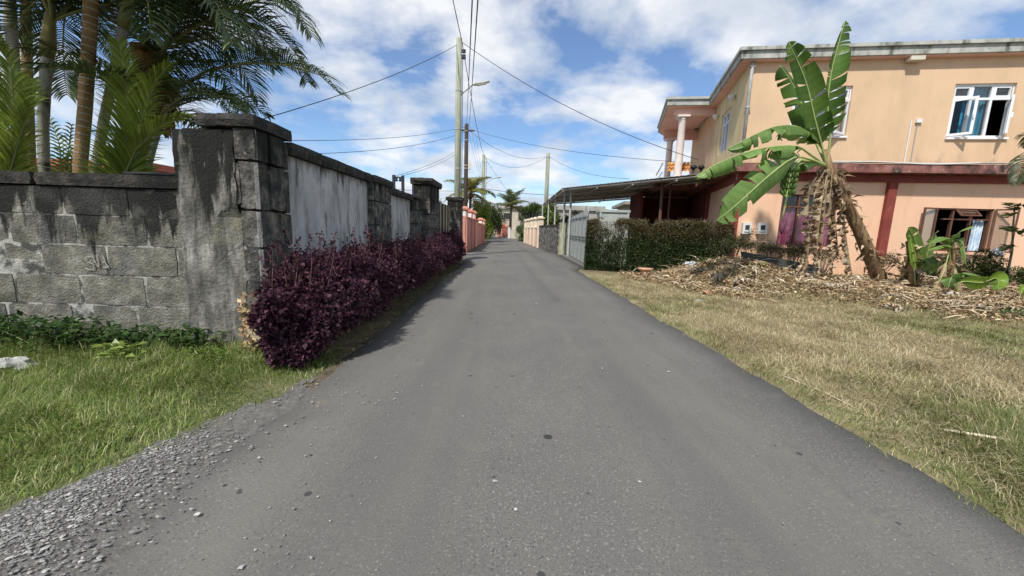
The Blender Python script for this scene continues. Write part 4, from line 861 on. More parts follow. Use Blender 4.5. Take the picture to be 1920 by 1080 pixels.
fr += [dict(pts=[P6, (-4.55, 5.8, 3.82), (-3.78, 5.5, 3.98), (-3.1, 5.3, 4.05), (-2.66, 5.2, 3.87), (-2.46, 5.1, 3.53)], leaf=.60, n=62, hang=.9, vee=.25, wd=.026),
       dict(pts=[(-5.2, 6, 3.2), (-4.73, 5.8, 3.11), (-4.04, 5.5, 3.25), (-3.42, 5.3, 3.28), (-2.82, 5.2, 3.24), (-2.41, 5.15, 3.12), (-2.13, 5.1, 2.88)], leaf=.56, n=70, hang=.55, vee=.55, wd=.026),
       dict(pts=[(-5.23, 6, 3.27), (-4.62, 5.7, 3.39), (-3.99, 5.4, 3.35), (-3.64, 5.3, 3.07), (-3.45, 5.2, 2.69)], leaf=.5, n=52, hang=.9, vee=.2, wd=.024),
       dict(pts=[(-5.26, 6, 2.97), (-4.82, 5.9, 3.07), (-4.32, 5.8, 3.12), (-3.85, 5.7, 2.97), (-3.58, 5.6, 2.74)], leaf=.42, n=44, hang=.8, vee=.3, wd=.022),
       dict(pts=[(-5.32, 6, 2.75), (-4.96, 5.9, 2.77), (-4.62, 5.8, 2.68), (-4.29, 5.7, 2.56)], leaf=.36, n=36, hang=.7, vee=.3, wd=.02),
       dict(pts=[(-5.22, 6, 3.34), (-4.73, 5.8, 3.83), (-4.32, 5.6, 4.14), (-3.8, 5.4, 4.41)], leaf=.62, n=50, hang=.8, vee=.3, wd=.028)]
palm('bottle_palm', 'palm with a swollen ringed base and long arching fronds beside the pillar', tr[0], tr, .27, .13, 'palm_trunk', fr, .10, None)
tr = [((-4.84, 5.3, 1.81)[0], 5.3, 0), (-4.82, 5.3, 1.85), (-4.71, 5.3, 2.15), (-4.59, 5.3, 2.45)]
palm('areca_palm', 'thin grey palm stem leaning in front of the swollen palm base', tr[0], tr, .058, .05, 'palm_trunk', spray((-4.55, 5.3, 2.62), 5, 1.5, .8, (.3, 1.1), n=36, leaf=.4), .13, .3)
b = ((-4.61, 4.75, 1.77)[0], 4.75, 0)
t = empty('young_palm', b, 0, 'bright green young palm with upright fronds between the trunks', 'palm', 'palms behind the block wall')
for pts, lf, nn in (([(-4.62, 4.75, 1.74), (-4.47, 4.75, 2.32), (-4.42, 4.75, 2.9), (-4.47, 4.75, 3.24)], .50, 54), ([(-4.6, 4.75, 1.74), (-4.36, 4.7, 2.08), (-4.01, 4.65, 2.34), (-3.69, 4.6, 2.45), (-3.42, 4.55, 2.38)], .40, 44), ([(-4.68, 4.8, 1.75), (-4.88, 4.9, 2.04), (-5.06, 5, 2.18)], .32, 26),
                    ([(-4.59, 4.75, 1.74), (-4.34, 4.75, 2.33), (-4.14, 4.75, 2.8), (-3.92, 4.75, 3.04)], .46, 50), ([(-4.66, 4.8, 1.75), (-4.58, 4.8, 2.03), (-4.66, 4.8, 2.24), (-5.06, 4.9, 2.31)], .34, 34)):
    frond(t, np.array([b]+pts)-np.array(b), lf, int(nn*2.2), [(.22, .28, .04), (.27, .33, .055), (.16, .22, .03)], .017, .45, .35, .25, fwd=.8)
b = ((-5.91, 4.7, 1.69)[0], 4.7, 0)
t = empty('young_palm', b, 0, 'yellow-green young palm at the far left edge above the wall', 'palm', 'palms behind the block wall')
for pts in ([(-5.89, 4.7, 1.69), (-5.71, 4.7, 2.32), (-5.65, 4.7, 2.9), (-5.76, 4.7, 3.22)], [(-5.93, 4.7, 1.69), (-5.95, 4.7, 2.26), (-5.89, 4.7, 2.94)], [(-5.89, 4.7, 1.69), (-5.71, 4.7, 2.09), (-5.57, 4.75, 2.52), (-5.56, 4.8, 2.82)]):
    frond(t, np.array([b]+pts)-np.array(b), .44, 84, [(.24, .30, .045), (.29, .35, .06), (.17, .235, .032)], .020, .45, .35, .25, fwd=.9)
b = ((-6.48, 5.8, 1.81)[0], 5.8, 0)
t = empty('young_palm', b, 0, 'low yellow-green palm seedling between the grey and the brown trunks', 'palm', 'palms behind the block wall')
for pts in ([(-6.48, 5.8, 1.81), (-6.46, 5.8, 2.29), (-6.54, 5.8, 2.62)], [(-6.46, 5.8, 1.81), (-6.32, 5.8, 2.3), (-6.25, 5.8, 2.56)], [(-6.45, 5.8, 1.81), (-6.23, 5.8, 2.16), (-6.07, 5.8, 2.2)]):
    frond(t, np.array([b]+pts)-np.array(b), .32, 32, [(.13, .19, .03), (.17, .22, .04)], .024, .5, .5, .35)
t = empty('hanging_dead_fronds', (-5.22, 6, 3.34), 0, 'rusty brown fibre and dead fronds hanging under the palm crown', 'dead frond')
b = np.array(t.location)
for pts in ([(-5.11, 5.9, 3.52), (-4.94, 5.8, 3.2), (-4.92, 5.8, 2.85), (-4.98, 5.8, 2.49)], [(-5.21, 5.9, 3.58), (-5.31, 5.8, 3.19), (-5.43, 5.8, 2.84)], [(-5.14, 5.9, 3.59), (-5.02, 5.7, 3.17), (-5.02, 5.7, 2.71)]):
    frond(t, np.array(pts)-b, .34, 40, [(.30, .15, .05), (.22, .11, .04), (.36, .22, .09)], .026, .2, 1.2, .1, 'dry_leaf', 'dead_frond')
MB().tube([Vector((-5.19, 5.95, 3.67))-t.location, Vector((-5.19, 5.95, 3.25))-t.location, Vector((-5.24, 5.95, 2.89))-t.location], [.2, .19, .14], 12).build('fibre_sheath', 'coir', t, smooth=True)
# ---- far coconut palms
def coco(name, label, x, y, z, L, n, cols, r=.13, lean=0, leaf=.8, el=(-.2, 1.3), dr=1.2):
    t = empty(name, (x, y, 0), 0, label, 'palm', 'coconut palms down the lane')
    MB().tube([(0, 0, -.1), (lean*.4, 0, z*.5), (lean, 0, z)], [r*1.3, r, r*.85], 10).build('trunk', 'bark', t, smooth=True)
    for i in range(n):
        az = 2*math.pi*i/n*2.4+random.uniform(-.2, .2); e = el[0]+(el[1]-el[0])*i/n
        frond(t, frond_curve((lean, 0, z), az, e, L*random.uniform(.85, 1.1), dr+random.uniform(-.2, .3)), leaf, 40, cols, .075, .35, .6, .1)
    MB().lathe([(.02, -.35), (.16, -.28), (.2, -.12), (.1, 0)], (lean+.18, -.1, z), 8).build('coconut', 'coir', t, smooth=True); return t
coco('coconut_palm', 'dark green coconut palm in the middle of the lane end', .25, 60, 4.7, 3.3, 18, [(.09, .12, .045), (.12, .145, .05), (.19, .19, .08)], .2, .05, 1.0, (.0, 1.5), .8)
coco('coconut_palm', 'yellow-green coconut palm behind the pink wall', -3.75, 37, 4.5, 2.6, 14, [(.20, .21, .05), (.15, .18, .04), (.26, .23, .08)], .14, .1, .9, (-.3, 1.4))
coco('coconut_palm', 'small ragged palm beside the far lamp pole', -3.6, 50, 3.6, 2.2, 10, [(.22, .20, .07), (.14, .15, .04)], .12, .2, .8)

# ================================================================== TREES AND SHRUBS
def crown_points(n, c, r, clumps=14, seed=0, shell=.65):
    g = np.random.default_rng(seed); cs = unit(g.normal(size=(clumps, 3)))*g.uniform(.35, .85, (clumps, 1)); cr = g.uniform(.28, .5, clumps)
    k = g.integers(0, clumps, n); d = unit(g.normal(size=(n, 3))); P = cs[k]+d*(cr[k]*g.uniform(shell, 1.05, n))[:, None]
    return P*np.array(r)+np.array(c), d
def tree(name, label, x, y, trunk, c, r, n, L, cols, cat='tree', group=None, seed=0, clumps=16, tr=.09, up=.5, m='leaf'):
    t = empty(name, (x, y, 0), 0, label, cat, group); tm = MB()
    if trunk > 0:
        tm.tube([(0, 0, -.1), (.05, .02, trunk*.5), (c[0]*.5, c[1]*.5, trunk)], [tr*1.3, tr, tr*.8], 8)
    g = random.Random(seed)
    for i in range(6):
        a = g.uniform(0, 6.28); e = Vector((c[0]+math.cos(a)*r[0]*.6, c[1]+math.sin(a)*r[1]*.6, c[2]+g.uniform(-.2, .6)*r[2])); s = Vector((c[0]*.4, c[1]*.4, max(trunk*.85, 0))); tm.tube([s, s.lerp(e, .5)+Vector((0, 0, .1)), e], [tr*.6, tr*.4, tr*.12], 6)
    tm.build('trunk', 'bark', t, smooth=True)
    P, d = crown_points(n, c, r, clumps, seed); P[:, 2] = np.maximum(P[:, 2], .05); leaves('crown', P, L*(1+rng.normal(0, .2, n)), L*.5, cols, m, t, out=d*.5, up=.72); return t
GB = [(.10, .16, .022), (.14, .20, .03), (.075, .125, .02)]; GD = [(.025, .045, .014), (.04, .065, .02), (.06, .085, .028)]
tree('bright_shrub', 'bright yellow-green shrub at the end of the pink wall', -2.7, 38.6, 1.2, (0, 0, 1.85), (1.3, 1.5, 1.8), 9000, .15, [(.26, .34, .05), (.33, .41, .07), (.18, .25, .04)], 'shrub', None, 11, 18)
tree('leafy_tree', 'dark green tree behind the bright roadside shrub', -3.9, 47, 1.8, (0, 0, 2.6), (2.2, 2.2, 2.3), 9000, .2, GD, 'tree', 'trees at the lane end', 12, 20)
tree('leafy_tree', 'mid green tree arching over the lane end left of the palm', -2.6, 56, 2.0, (0, 0, 2.7), (2.1, 2, 2.2), 8000, .2, [(.045, .07, .02), (.07, .10, .03)], 'tree', 'trees at the lane end', 13, 20)
tree('leafy_tree', 'rounded green tree right of the palm above the peach wall', 3.3, 50, 2.2, (-.3, 0, 3.2), (1.6, 1.6, 1.4), 8000, .17, [(.06, .11, .022), (.09, .14, .03), (.04, .07, .018)], 'tree', 'trees at the lane end', 14, 18)
tree('bright_shrub', 'round bright green shrub at the right edge of the lane end', 1.75, 43.5, .4, (0, 0, 1.05), (.95, .9, 1.1), 7000, .11, [(.07, .13, .02), (.10, .17, .03)], 'shrub', None, 15, 16)
tree('potted_plant', 'spiky light green plants behind the peach wall pillars', 3.4, 33.5, .5, (0, 0, 2.4), (.9, 1.6, .95), 3500, .3, [(.17, .22, .06), (.12, .17, .04)], 'plant', None, 16, 12)
tree('potted_plant', 'loose pale plants among the carport posts', 4.0, 25.5, .5, (0, 0, 1.7), (.8, 1.5, .8), 2500, .16, [(.20, .20, .10), (.12, .14, .05), (.30, .15, .13)], 'plant', None, 17, 12)
tree('leafy_tree', 'dark tree crown rising over the plank gate', -4.6, 21, 1.5, (0, 0, 2.1), (1.0, 1.0, 1.2), 3500, .13, GB, 'tree', None, 18, 12)

# ---- purple hedge
def hedge_pts(n, x0, x1, y0, y1, top, seed, fill=.3):
    """points through an elongated rounded volume, denser at its surface"""
    g = np.random.default_rng(seed); y = y0+(y1-y0)*g.random(n)**1.25; k = np.clip(np.minimum((y-y0)/.55, (y1-y)/.6), .05, 1)**.5
    h = top(y)*k*(.76+.5*fbm(y, y*0, 1.5, seed)); xm = (x0+x1)/2; hw_ = (x1-x0)/2*k*(.85+.3*fbm(y, y*0+5, 1.3, seed+4))
    a = g.uniform(-.25, math.pi+.25, n); q = np.where(g.random(n) < fill, g.random(n)**.5, g.uniform(.82, 1.06, n))
    bump = 1+.34*(fbm(y*1.0, a*1.1, 2.4, seed+9)-.5)*2
    x = xm+np.cos(a)*hw_*q*bump*1.05; z = np.maximum(.06, h*.42+np.sin(a)*h*.58*q*bump)
    d = np.stack([np.cos(a), np.zeros(n), np.sin(a)], 1); return np.stack([x, y, z], 1), d
def purple_hedge():
    t = empty('purple_hedge', (-2.1, 8, 0), 0, 'long dark purple leafy hedge along the stone wall at the road edge', 'hedge'); o = np.array([-2.1, 8, 0.])
    top = lambda y: np.interp(y, [3, 4.2, 6, 9, 13, 15], [.84, .92, .86, .84, .98, 1.10])
    cols = [(.050, .019, .033), (.070, .024, .044), (.030, .013, .022), (.115, .048, .07), (.085, .034, .040)]; w = [.28, .28, .2, .14, .1]
    P, d = hedge_pts(62000, -2.44, -1.60, 3.25, 15.0, top, 3, .35); P[:, 0] += .10*np.clip((4.6-P[:, 1])/1.2, 0, 1); x = P[:, 1]; sc = np.interp(x, [3, 5, 9, 15], [.046, .042, .040, .045])*(1+rng.normal(0, .32, len(P))).clip(.4, 2)
    leaves('foliage', P-o, sc, sc*.62, cols, 'leaf_matte', t, out=d*.7, up=.35, w=w, var=.34)
    sp = MB(); pp = []; g = random.Random(5)
    for i in range(260):
        y = 3.55+(11.2)*g.random()**1.7; x = g.uniform(-2.3, -1.7); z = top(y)*.8; l = g.uniform(.25, .55) if g.random() < .45 else g.uniform(.08, .25); dx, dy = g.uniform(-.25, .35), g.uniform(-.3, .3)
        a = Vector((x, y, z)); b = a+Vector((dx*l, dy*l, l)); sp.tube([a, a.lerp(b, .5)+Vector((.01, 0, 0)), b], [.004, .003, .0015], 4)
        for k in range(int(l*55)): pp.append(tuple(a.lerp(b, g.random())))
    for i in range(160):                                  # bare stems inside and at the foot
        y = 3.6+11.1*g.random()**1.3; x = g.uniform(-2.1, -1.85); a = Vector((x, y, -.02)); b = a+Vector((g.uniform(-.2, .25), g.uniform(-.05, .35), g.uniform(.4, .8))); sp.tube([a, a.lerp(b, .5)+Vector((.03, .02, 0)), b], [.010, .007, .003], 5)
    s = sp.build('stems', 'purple_stem', t); s.location = tuple(-o)
    leaves('sprig_leaves', np.array(pp)-o, .042*(1+rng.normal(0, .2, len(pp))), .024, cols, 'leaf_matte', t, up=.4, w=w)
    # low shoot reaching out to the left at the corner
    pass
    P, d = crown_points(3200, (-1.98, 3.36, .34), (.34, .26, .36), 10, 9); P[:, 2] = np.maximum(P[:, 2], .04); leaves('foliage', P-o, .05, .034, cols, 'leaf_matte', t, out=d, w=w)
    leaves('dry_leaves', np.array([(-2.52+g.uniform(-.05, .07), 3.66+g.uniform(-.04, .05), g.uniform(.05, .62)) for _ in range(150)])-o, .055, .042, [(.50, .36, .20), (.60, .47, .30), (.40, .27, .14)], 'dry_leaf', t, up=.2)
purple_hedge()
# ---- green clipped hedge in front of the carport
def green_hedge():
    A = np.array([2.72, 13.55]); B = np.array([6.75, 11.55]); L = np.linalg.norm(B-A); u = (B-A)/L; v = np.array([-u[1], u[0]])
    t = empty('green_hedge', (4.7, 12.6, 0), 0, 'clipped dark green hedge with a browned top in front of the carport', 'hedge'); o = np.array([4.7, 12.6, 0.])
    n = 80000; g = np.random.default_rng(4); s = g.random(n)*L; q = g.random(n); d = np.zeros((n, 3)); face = g.random(n); w_ = .85; H = 1.62+.10*fbm(s, s*0, 2.2, 6)-.02*s/L
    th = np.where(face < .5, g.normal(0, .05, n), np.where(face < .72, g.random(n)*w_, g.random(n)*w_)); z = np.where(face < .5, g.random(n)**.9*H, np.where(face < .72, H+g.normal(0, .05, n), g.random(n)*H)); end = (face > .9); s = np.where(end, np.abs(g.normal(0, .06, n)), s)
    th = th+np.where(face < .5, .12*(fbm(s, z, 2.6, 7)-.5)*2, 0); keep = fbm(s*1.0, z*1.0, 2.4, 12) > np.where((z > .95) & (s > .5) & (s < 2.6), .40, .26); keep |= face > .72
    P = np.concatenate([A+np.outer(s, u)+np.outer(th, v), z[:, None]], 1); d[:, :2] = -v*.8; d[:, 2] = .3; P = P[keep]; d = d[keep]; n = len(P); zz = P[:, 2]
    br = np.clip((zz-.95)/.5, 0, 1)*.8; pick = rng.random(n) < br
    col = np.where(pick[:, None], tints(n, [(.13, .09, .05), (.16, .12, .055), (.10, .085, .035)]), tints(n, [(.030, .052, .014), (.045, .075, .02), (.065, .095, .03), (.02, .035, .01)]))
    V, Q = leaf_arrays(P-o, unit(rdir(n)+d*.7), unit(rdir(n)*.6+np.array([0, 0, .5])), .044*(1+rng.normal(0, .2, n)), .027); np_mesh('foliage', V, Q, 'leaf', t, np.repeat(col, 4, 0))
    m = MB(); r = random.Random(3)
    for i in range(240):
        s_ = r.random()*L; p = A+u*s_+v*r.uniform(.1, .7); a = Vector((p[0]-o[0], p[1]-o[1], 0)); b = a+Vector((r.uniform(-.25, .25), r.uniform(-.25, .2), r.uniform(1.2, 1.66))); m.tube([a, a.lerp(b, .5)+Vector((r.uniform(-.08, .08), 0, 0)), b], [.014, .009, .003], 5)
    m.build('branches', 'bark', t)
green_hedge()
def straggly(x, y, h, w_, n, label, seed, cols, L=.035, stems=9, z0=None):
    z0 = float(gz(x, y)) if z0 is None else z0; t = empty('straggly_shrub', (x, y, z0), 0, label, 'shrub', 'straggly shrubs along the house'); r = random.Random(seed); m = MB(); P = []
    for i in range(stems):
        a = Vector((r.uniform(-.08, .08), r.uniform(-.08, .08), -.03)); e = Vector((r.uniform(-w_, w_), r.uniform(-w_*.7, w_*.7), h*r.uniform(.65, 1))); mid = a.lerp(e, .5)+Vector((r.uniform(-.08, .08), r.uniform(-.08, .08), .05)); m.tube([a, mid, e], [.014, .009, .003], 5)
        for k in range(3):
            f = r.uniform(.45, .9); s_ = mid.lerp(e, f); e2 = s_+Vector((r.uniform(-.22, .22), r.uniform(-.2, .2), r.uniform(.0, .2)))*(.6+w_); m.tube([s_, e2], [.006, .002], 4)
            for q in range(int(n/stems/3)): c = s_.lerp(e2, r.uniform(.3, 1.1)); P.append((c.x+r.gauss(0, .06), c.y+r.gauss(0, .06), c.z+r.gauss(0, .06)))
    m.build('branches', 'bark', t); leaves('foliage', np.array(P), L, L*.6, cols, 'leaf', t, up=.45); return t
OL = [(.05, .065, .02), (.08, .085, .03), (.11, .085, .045), (.035, .05, .015)]
for k, a in enumerate([(6.55, 11.1, 1.45, .42, 2600, 'browned shrub at the right end of the green hedge'), (7.1, 11.0, 1.35, .36, 2000, 'straggly shrub below the left meter box'), (7.62, 11.05, 1.25, .32, 1600, 'straggly shrub below the right meter box'), (8.25, 11.0, 1.2, .26, 2200, 'small round-topped shrub in front of the purple curtain'),
                       (9.1, 10.9, 1.05, .4, 1100, 'thin bare-stemmed shrub behind the dead banana leaves'), (10.5, 10.75, 1.0, .4, 900, 'sparse shrub right of the leaning banana stem')]):
    straggly(a[0], a[1], a[2]-float(gz(a[0], a[1])), a[3], a[4], a[5], 30+k, OL)
GR = [(.05, .08, .02), (.075, .11, .03), (.10, .12, .04), (.035, .055, .015)]
for k, a in enumerate([(11.3, 9.75, .95, .5, 2600, 'low green shrub under the open dark window'), (12.3, 9.6, 1.05, .55, 3200, 'dense low green shrub right of the open dark window'), (11.9, 8.5, .7, .45, 2600, 'dark green shrub at the right edge behind the litter'), (13.2, 9.2, 1.0, .55, 2600, 'green shrub at the far right edge against the house')]):
    tree('low_shrub', a[5], a[0], a[1], .15, (0, 0, a[2]*.55+.05), (a[3]*1.15, a[3]*.9, a[2]*.55), a[4]*2, .055, GR, 'shrub', 'low green shrubs along the house', 50+k, 16, .03)

# ================================================================== BANANA PLANTS
def banana_leaf(parent, pts, width, cols, tears=9, droop=.35, side=None, m='banana_leaf', fold=.25, name='leaf', ribm='banana_rib', petiole=.24, seed=0, miss=0, wvar=0, point=.22, tip=0, crumple=0, wl=1.0, wr=1.0, curl=.0, ribr=.026):
    """paddle leaf: petiole and midrib along pts, two torn half blades; droop = how far the halves hang"""
    r = random.Random(seed); pts = [Vector(p) for p in pts]; n = 72; tot = len(pts)-1
    def cr(f):
        f = min(max(f, 0), tot-1e-6); k = int(f); u = f-k; p0 = pts[max(k-1, 0)]; p1 = pts[k]; p2 = pts[k+1]; p3 = pts[min(k+2, tot)]
        return .5*((2*p1)+(p2-p0)*u+(2*p0-5*p1+4*p2-p3)*u*u+(3*p1-p0-3*p2+p3)*u**3)
    C = [cr(i/n*tot) for i in range(n+1)]; V = []; Q = []; K = []
    side = Vector(side) if side else None; s0 = int(n*petiole)
    for sgn, ws in ((1, wl), (-1, wr)):
        cuts = sorted(r.sample(range(s0+2, n-2), tears)) if tears else []; seg = []; a = s0
        for c in cuts+[n]:
            if c-a > 0: seg.append((a, c)); a = c
        for (a, b) in seg:
            if miss and r.random() < miss: continue
            wk = 1-wvar*r.random(); dr = droop*r.uniform(.4, 1.7); shift = r.uniform(-.3, .3)*min(1, 6/(b-a)); col = np.array(cols[r.randrange(len(cols))])*r.uniform(.82, 1.2); base = len(V); rows = b-a+1
            for i in range(a, b+1):
                t = (i-s0)/(n-s0); w = wk*width*ws*(min(1, t/.16)**.55)*(1-max(0, (t-.55)/.45)**2.2)**.8*.5
                if tip: w *= 1-tip+tip*math.sin(math.pi*min(max((i-a)/(b-a), .04), .96))**.7
                T = (C[min(i+1, n)]-C[max(i-1, 0)]).normalized(); B = side if side else T.cross(Vector((0, 0, 1))); B = (B-T*B.dot(T)).normalized(); U = B.cross(T).normalized(); U = U if U.z >= 0 else -U
                tap = -((i-a)/(b-a)-.5)*point*(C[b]-C[a]).length
                for j in range(5):
                    f = j/4; ang = -fold+dr*f*1.3+curl*f*f; off = B*sgn*math.cos(ang)*w*f-U*math.sin(ang)*w*f; V.append(tuple(C[i]+off+T*(f*w*(.30+shift*.4)+tap*f))); K.append(col*(1+.10*math.sin(i*1.9)+r.uniform(-.03, .03)))
            for i in range(rows-1):
                for j in range(4): q = base+i*5+j; Q.append((q, q+1, q+6, q+5))
    V = np.array(V)
    if crumple: V = V+np.random.default_rng(seed).normal(0, crumple, V.shape)*np.tile(np.array([0, .4, .8, 1.2, 1.5]), len(V)//5)[:, None]
    o = np_mesh(name, V, np.array(Q), m, parent, np.clip(np.array(K), .004, 1), smooth=not crumple)
    MB().tube(C[::4], [ribr*(1.15-.95*i/(len(C[::4])-1)) for i in range(len(C[::4]))], 6).build('midrib', ribm, o, smooth=True); return o
GL = [(.15, .25, .06), (.18, .29, .075), (.12, .21, .045)]; GLD = [(.075, .15, .022), (.10, .18, .028), (.055, .115, .018)]
BR = [(.28, .195, .11), (.38, .285, .175), (.19, .125, .065), (.47, .38, .255)]
def rel(L, b): return [Vector(p)-Vector(b) for p in L]
def banana_plant():
    bx, by = 9.55, 9.35; bz = float(gz(bx, by)); b = Vector((bx, by, bz))
    t = empty('banana_plant', b, 0, 'tall leaning banana plant with green leaves, fruit bunch and dead hanging leaves', 'banana plant')
    st = [Vector((9.51, 9.35, -0.1)), Vector((9.03, 9.3, 0.62)), Vector((8.4, 9.25, 1.57)), Vector((7.85, 9.2, 2.3)), Vector((7.43, 9.2, 2.92)), Vector((7.27, 9.2, 3.36))]
    mb = MB().tube(rel(st, b), [.16, .15, .125, .12, .10, .05], 14); mb.build('pseudostem', 'banana_stem', t, smooth=True, jitter=.008)
    # dry sheath flaps clinging to the stem
    g = random.Random(4); P = []; A = []
    for i in range(170):
        f = g.uniform(.1, 4.2); k = int(f); p = st[k].lerp(st[k+1], f-k); a = g.uniform(0, 6.28); P.append(p+Vector((math.cos(a)*.13, math.sin(a)*.13, 0))-b); A.append((math.cos(a)*.5, math.sin(a)*.5-.2, g.uniform(-1.2, .2)))
    o = leaves('dry_sheath', np.array(P), rng.uniform(.10, .34, len(P)), .06, BR, 'dry_leaf', t, A=unit(np.array(A)), up=.1, fold=.2); o['kind'] = 'stuff'
    crown = (7.36, 9.2, 2.99); L = []
    spec = [   # petiole and midrib points, width, colours, tears, droop, side
        ([crown, (7.3, 9.15, 3.57), (7.1, 9.1, 4.26), (7.03, 9.05, 5.02), (7.12, 9, 5.99)], .66, GLD, 12, .25, (.85, -.5, .1), dict(wl=1.0, wr=.25, curl=.25, fold=.1, petiole=.3)),
        ([crown, (7.08, 9.1, 3.45), (6.78, 9, 3.94), (6.4, 8.95, 4.74), (5.88, 8.9, 5.48)], .66, GLD, 6, .30, (.95, -.25, .15), dict(wl=.9, wr=1.0, curl=.2)),
        ([crown, (7.18, 9.4, 3.54), (6.87, 9.45, 4.18), (6.57, 9.5, 4.77), (6.16, 9.5, 5.25)], .6, GLD, 8, .45, (.95, .2, .2), dict(curl=.4)),
        ([crown, (7.12, 9.15, 3.41), (6.46, 9, 3.76), (5.74, 8.9, 3.71), (4.73, 8.8, 3.18)], .66, GL, 9, .75, None, dict(fold=-.15, petiole=.3)),
        ([crown, (6.79, 9, 3.19), (6.29, 8.85, 3.33), (5.31, 8.6, 3.18), (4.43, 8.4, 2.84), (3.87, 8.3, 2.51)], .58, GL, 9, .75, None, dict(fold=.0, petiole=.32)),
        ([crown, (6.71, 8.95, 3.09), (6.2, 8.75, 3.04), (5.51, 8.5, 2.56), (4.82, 8.3, 1.96), (4.38, 8.2, 1.62)], .66, GL, 4, .3, (-.63, -.15, .77), dict(fold=.0, petiole=.3)),
        ([crown, (7.05, 9.3, 3.08), (6.7, 9.35, 3.06), (6.25, 9.45, 2.7), (5.47, 9.5, 1.93)], .44, GL, 6, .5, None, dict(petiole=.25)),
        ([crown, (6.74, 9.05, 3.01), (6.53, 9, 2.93), (6.4, 8.98, 2.59), (6.23, 8.8, 2.19)], .42, GLD, 4, .9, (1, -.1, .0), dict(petiole=.1))]
    for i, (p, w, c, te, dr, sd_, kw) in enumerate(spec): banana_leaf(t, rel(p, b), w, c, te, dr, sd_, seed=20+i, **kw)
    # dead leaves hanging around the stem
    dead = [(1545, 1530, 1500, 545), (1552, 1545, 1535, 560), (1560, 1552, 1548, 545), (1548, 1515, 1512, 470), (1556, 1570, 1588, 520), (1540, 1524, 1490, 520), (1558, 1560, 1575, 470), (1550, 1540, 1520, 500), (1565, 1585, 1600, 550)]
    for i, (x0, x1, x2, yb) in enumerate(dead):
        yy = 9.15-.09*(i % 4)
        table = {0: .0}
        banana_leaf(t, rel(DEADP[i], b), .38+.12*g.random(), BR, 21, .8, (g.uniform(.6, 1), g.uniform(-.7, .3), 0), 'dry_leaf', -.3, 'dead_leaf', 'dry_rib', .12, 60+i, curl=.35, wvar=.6, ribr=.011, point=.55, tip=.7, crumple=.014)
    # fruit bunch with its stalk and bud
    sk_ = [crown, (6.57, 9, 3.07), (6.35, 8.95, 2.84), (6.34, 8.93, 2.44), (6.31, 8.93, 1.93), (6.3, 8.93, 1.72)]
    bun = MB().tube(rel(sk_, b), [.04, .035, .035, .03, .018, .015], 8).build('fruit_stalk', 'banana_rib', t, smooth=True)
    a, e = Vector((6.35, 8.95, 2.8)), Vector((6.34, 8.93, 2.3))
    for h in range(5):
        c = a.lerp(e, h/4)-b; hand = MB()
        for k in range(11):
            an = 2*math.pi*k/11+h*.5; d = Vector((math.cos(an), math.sin(an), 0)); q = c+d*.04; hand.tube([q, q+d*.07+Vector((0, 0, -.005)), q+d*.105+Vector((0, 0, .045)), q+d*.11+Vector((0, 0, .10))], [.012, .022, .021, .007], 6)
        hand.build('banana_hand', 'banana_fruit', bun, smooth=True)
    q = Vector((6.32, 8.93, 1.5))-b; MB().lathe([(.012, .16), (.05, .12), (.07, .05), (.055, -.03), (.01, -.11)], tuple(q), 10).build('flower_bud', 'banana_bud', bun, smooth=True)
DEADP = [[(7.3, 9.15, 2.9), (7.09, 9.05, 2.5), (7.05, 9, 1.65), (7.02, 8.95, 0.78), (6.64, 8.7, 0.17)], [(7.31, 9.1, 2.9), (7.28, 9, 2.26), (7.32, 8.95, 1.29), (7.34, 8.9, 0.29)], [(7.42, 9.1, 2.88), (7.4, 9, 2.15), (7.51, 8.95, 1.17), (7.69, 8.9, 0.11)],
         [(7.39, 9.3, 2.91), (7.09, 9.25, 2.52), (7.1, 9.2, 1.78), (7.2, 9.2, 1.02)], [(7.47, 9.2, 2.89), (7.7, 9.1, 2.29), (7.89, 9.05, 1.43), (8.13, 9, 0.3)], [(7.41, 9.3, 2.88), (7.39, 9.25, 1.91), (7.28, 9.2, 1.03), (6.58, 8.8, 0.22)],
         [(7.49, 9.25, 2.88), (7.64, 9.2, 2.17), (7.82, 9.2, 1.55), (7.97, 9.2, 0.92)], [(7.23, 9, 2.74), (7.13, 8.9, 2.13), (7.12, 8.85, 1.41), (7.18, 8.85, 0.67)], [(7.67, 9.3, 2.79), (7.99, 9.3, 1.94), (8.27, 9.25, 0.93), (8.53, 9.2, 0.09)]]
banana_plant()
def sucker(name, label, base, stem_pts, r, leaves_, stemm='banana_stem', stump=None):
    b = Vector(base); b.z = float(gz(b.x, b.y)); t = empty(name, b, 0, label, 'banana plant', 'young banana plants in the litter')
    if stem_pts: MB().tube([Vector((0, 0, -.08))]+rel(stem_pts, b), [r*1.15]+[r*(1-.4*i/len(stem_pts)) for i in range(len(stem_pts))], 10).build('pseudostem', stemm, t, smooth=True, jitter=.006)
    if r > .07:
        q = [rel(stem_pts, b)[0].lerp(rel(stem_pts, b)[-1], random.uniform(-.9, 1)) for _ in range(90)]; qa = [random.uniform(0, 6.28) for _ in q]
        o = leaves('dry_sheath', np.array([(v.x+math.cos(z)*r*.9, v.y+math.sin(z)*r*.9, v.z) for v, z in zip(q, qa)]), rng.uniform(.1, .3, 90), .06, BR, 'dry_leaf', t, A=unit(np.array([(math.cos(z)*.5, math.sin(z)*.5, random.uniform(-1, .6)) for z in qa])), up=.1, fold=.2); o['kind'] = 'stuff'
    for i, (p, w, c, te, dr, sd_, kw) in enumerate(leaves_): banana_leaf(t, rel(p, b), w, c, te, dr, sd_, seed=hash(label) % 50+i, ribr=.011, **kw)
    return t
GLB = [(.16, .27, .03), (.20, .33, .04), (.13, .22, .025)]
D = 8.6
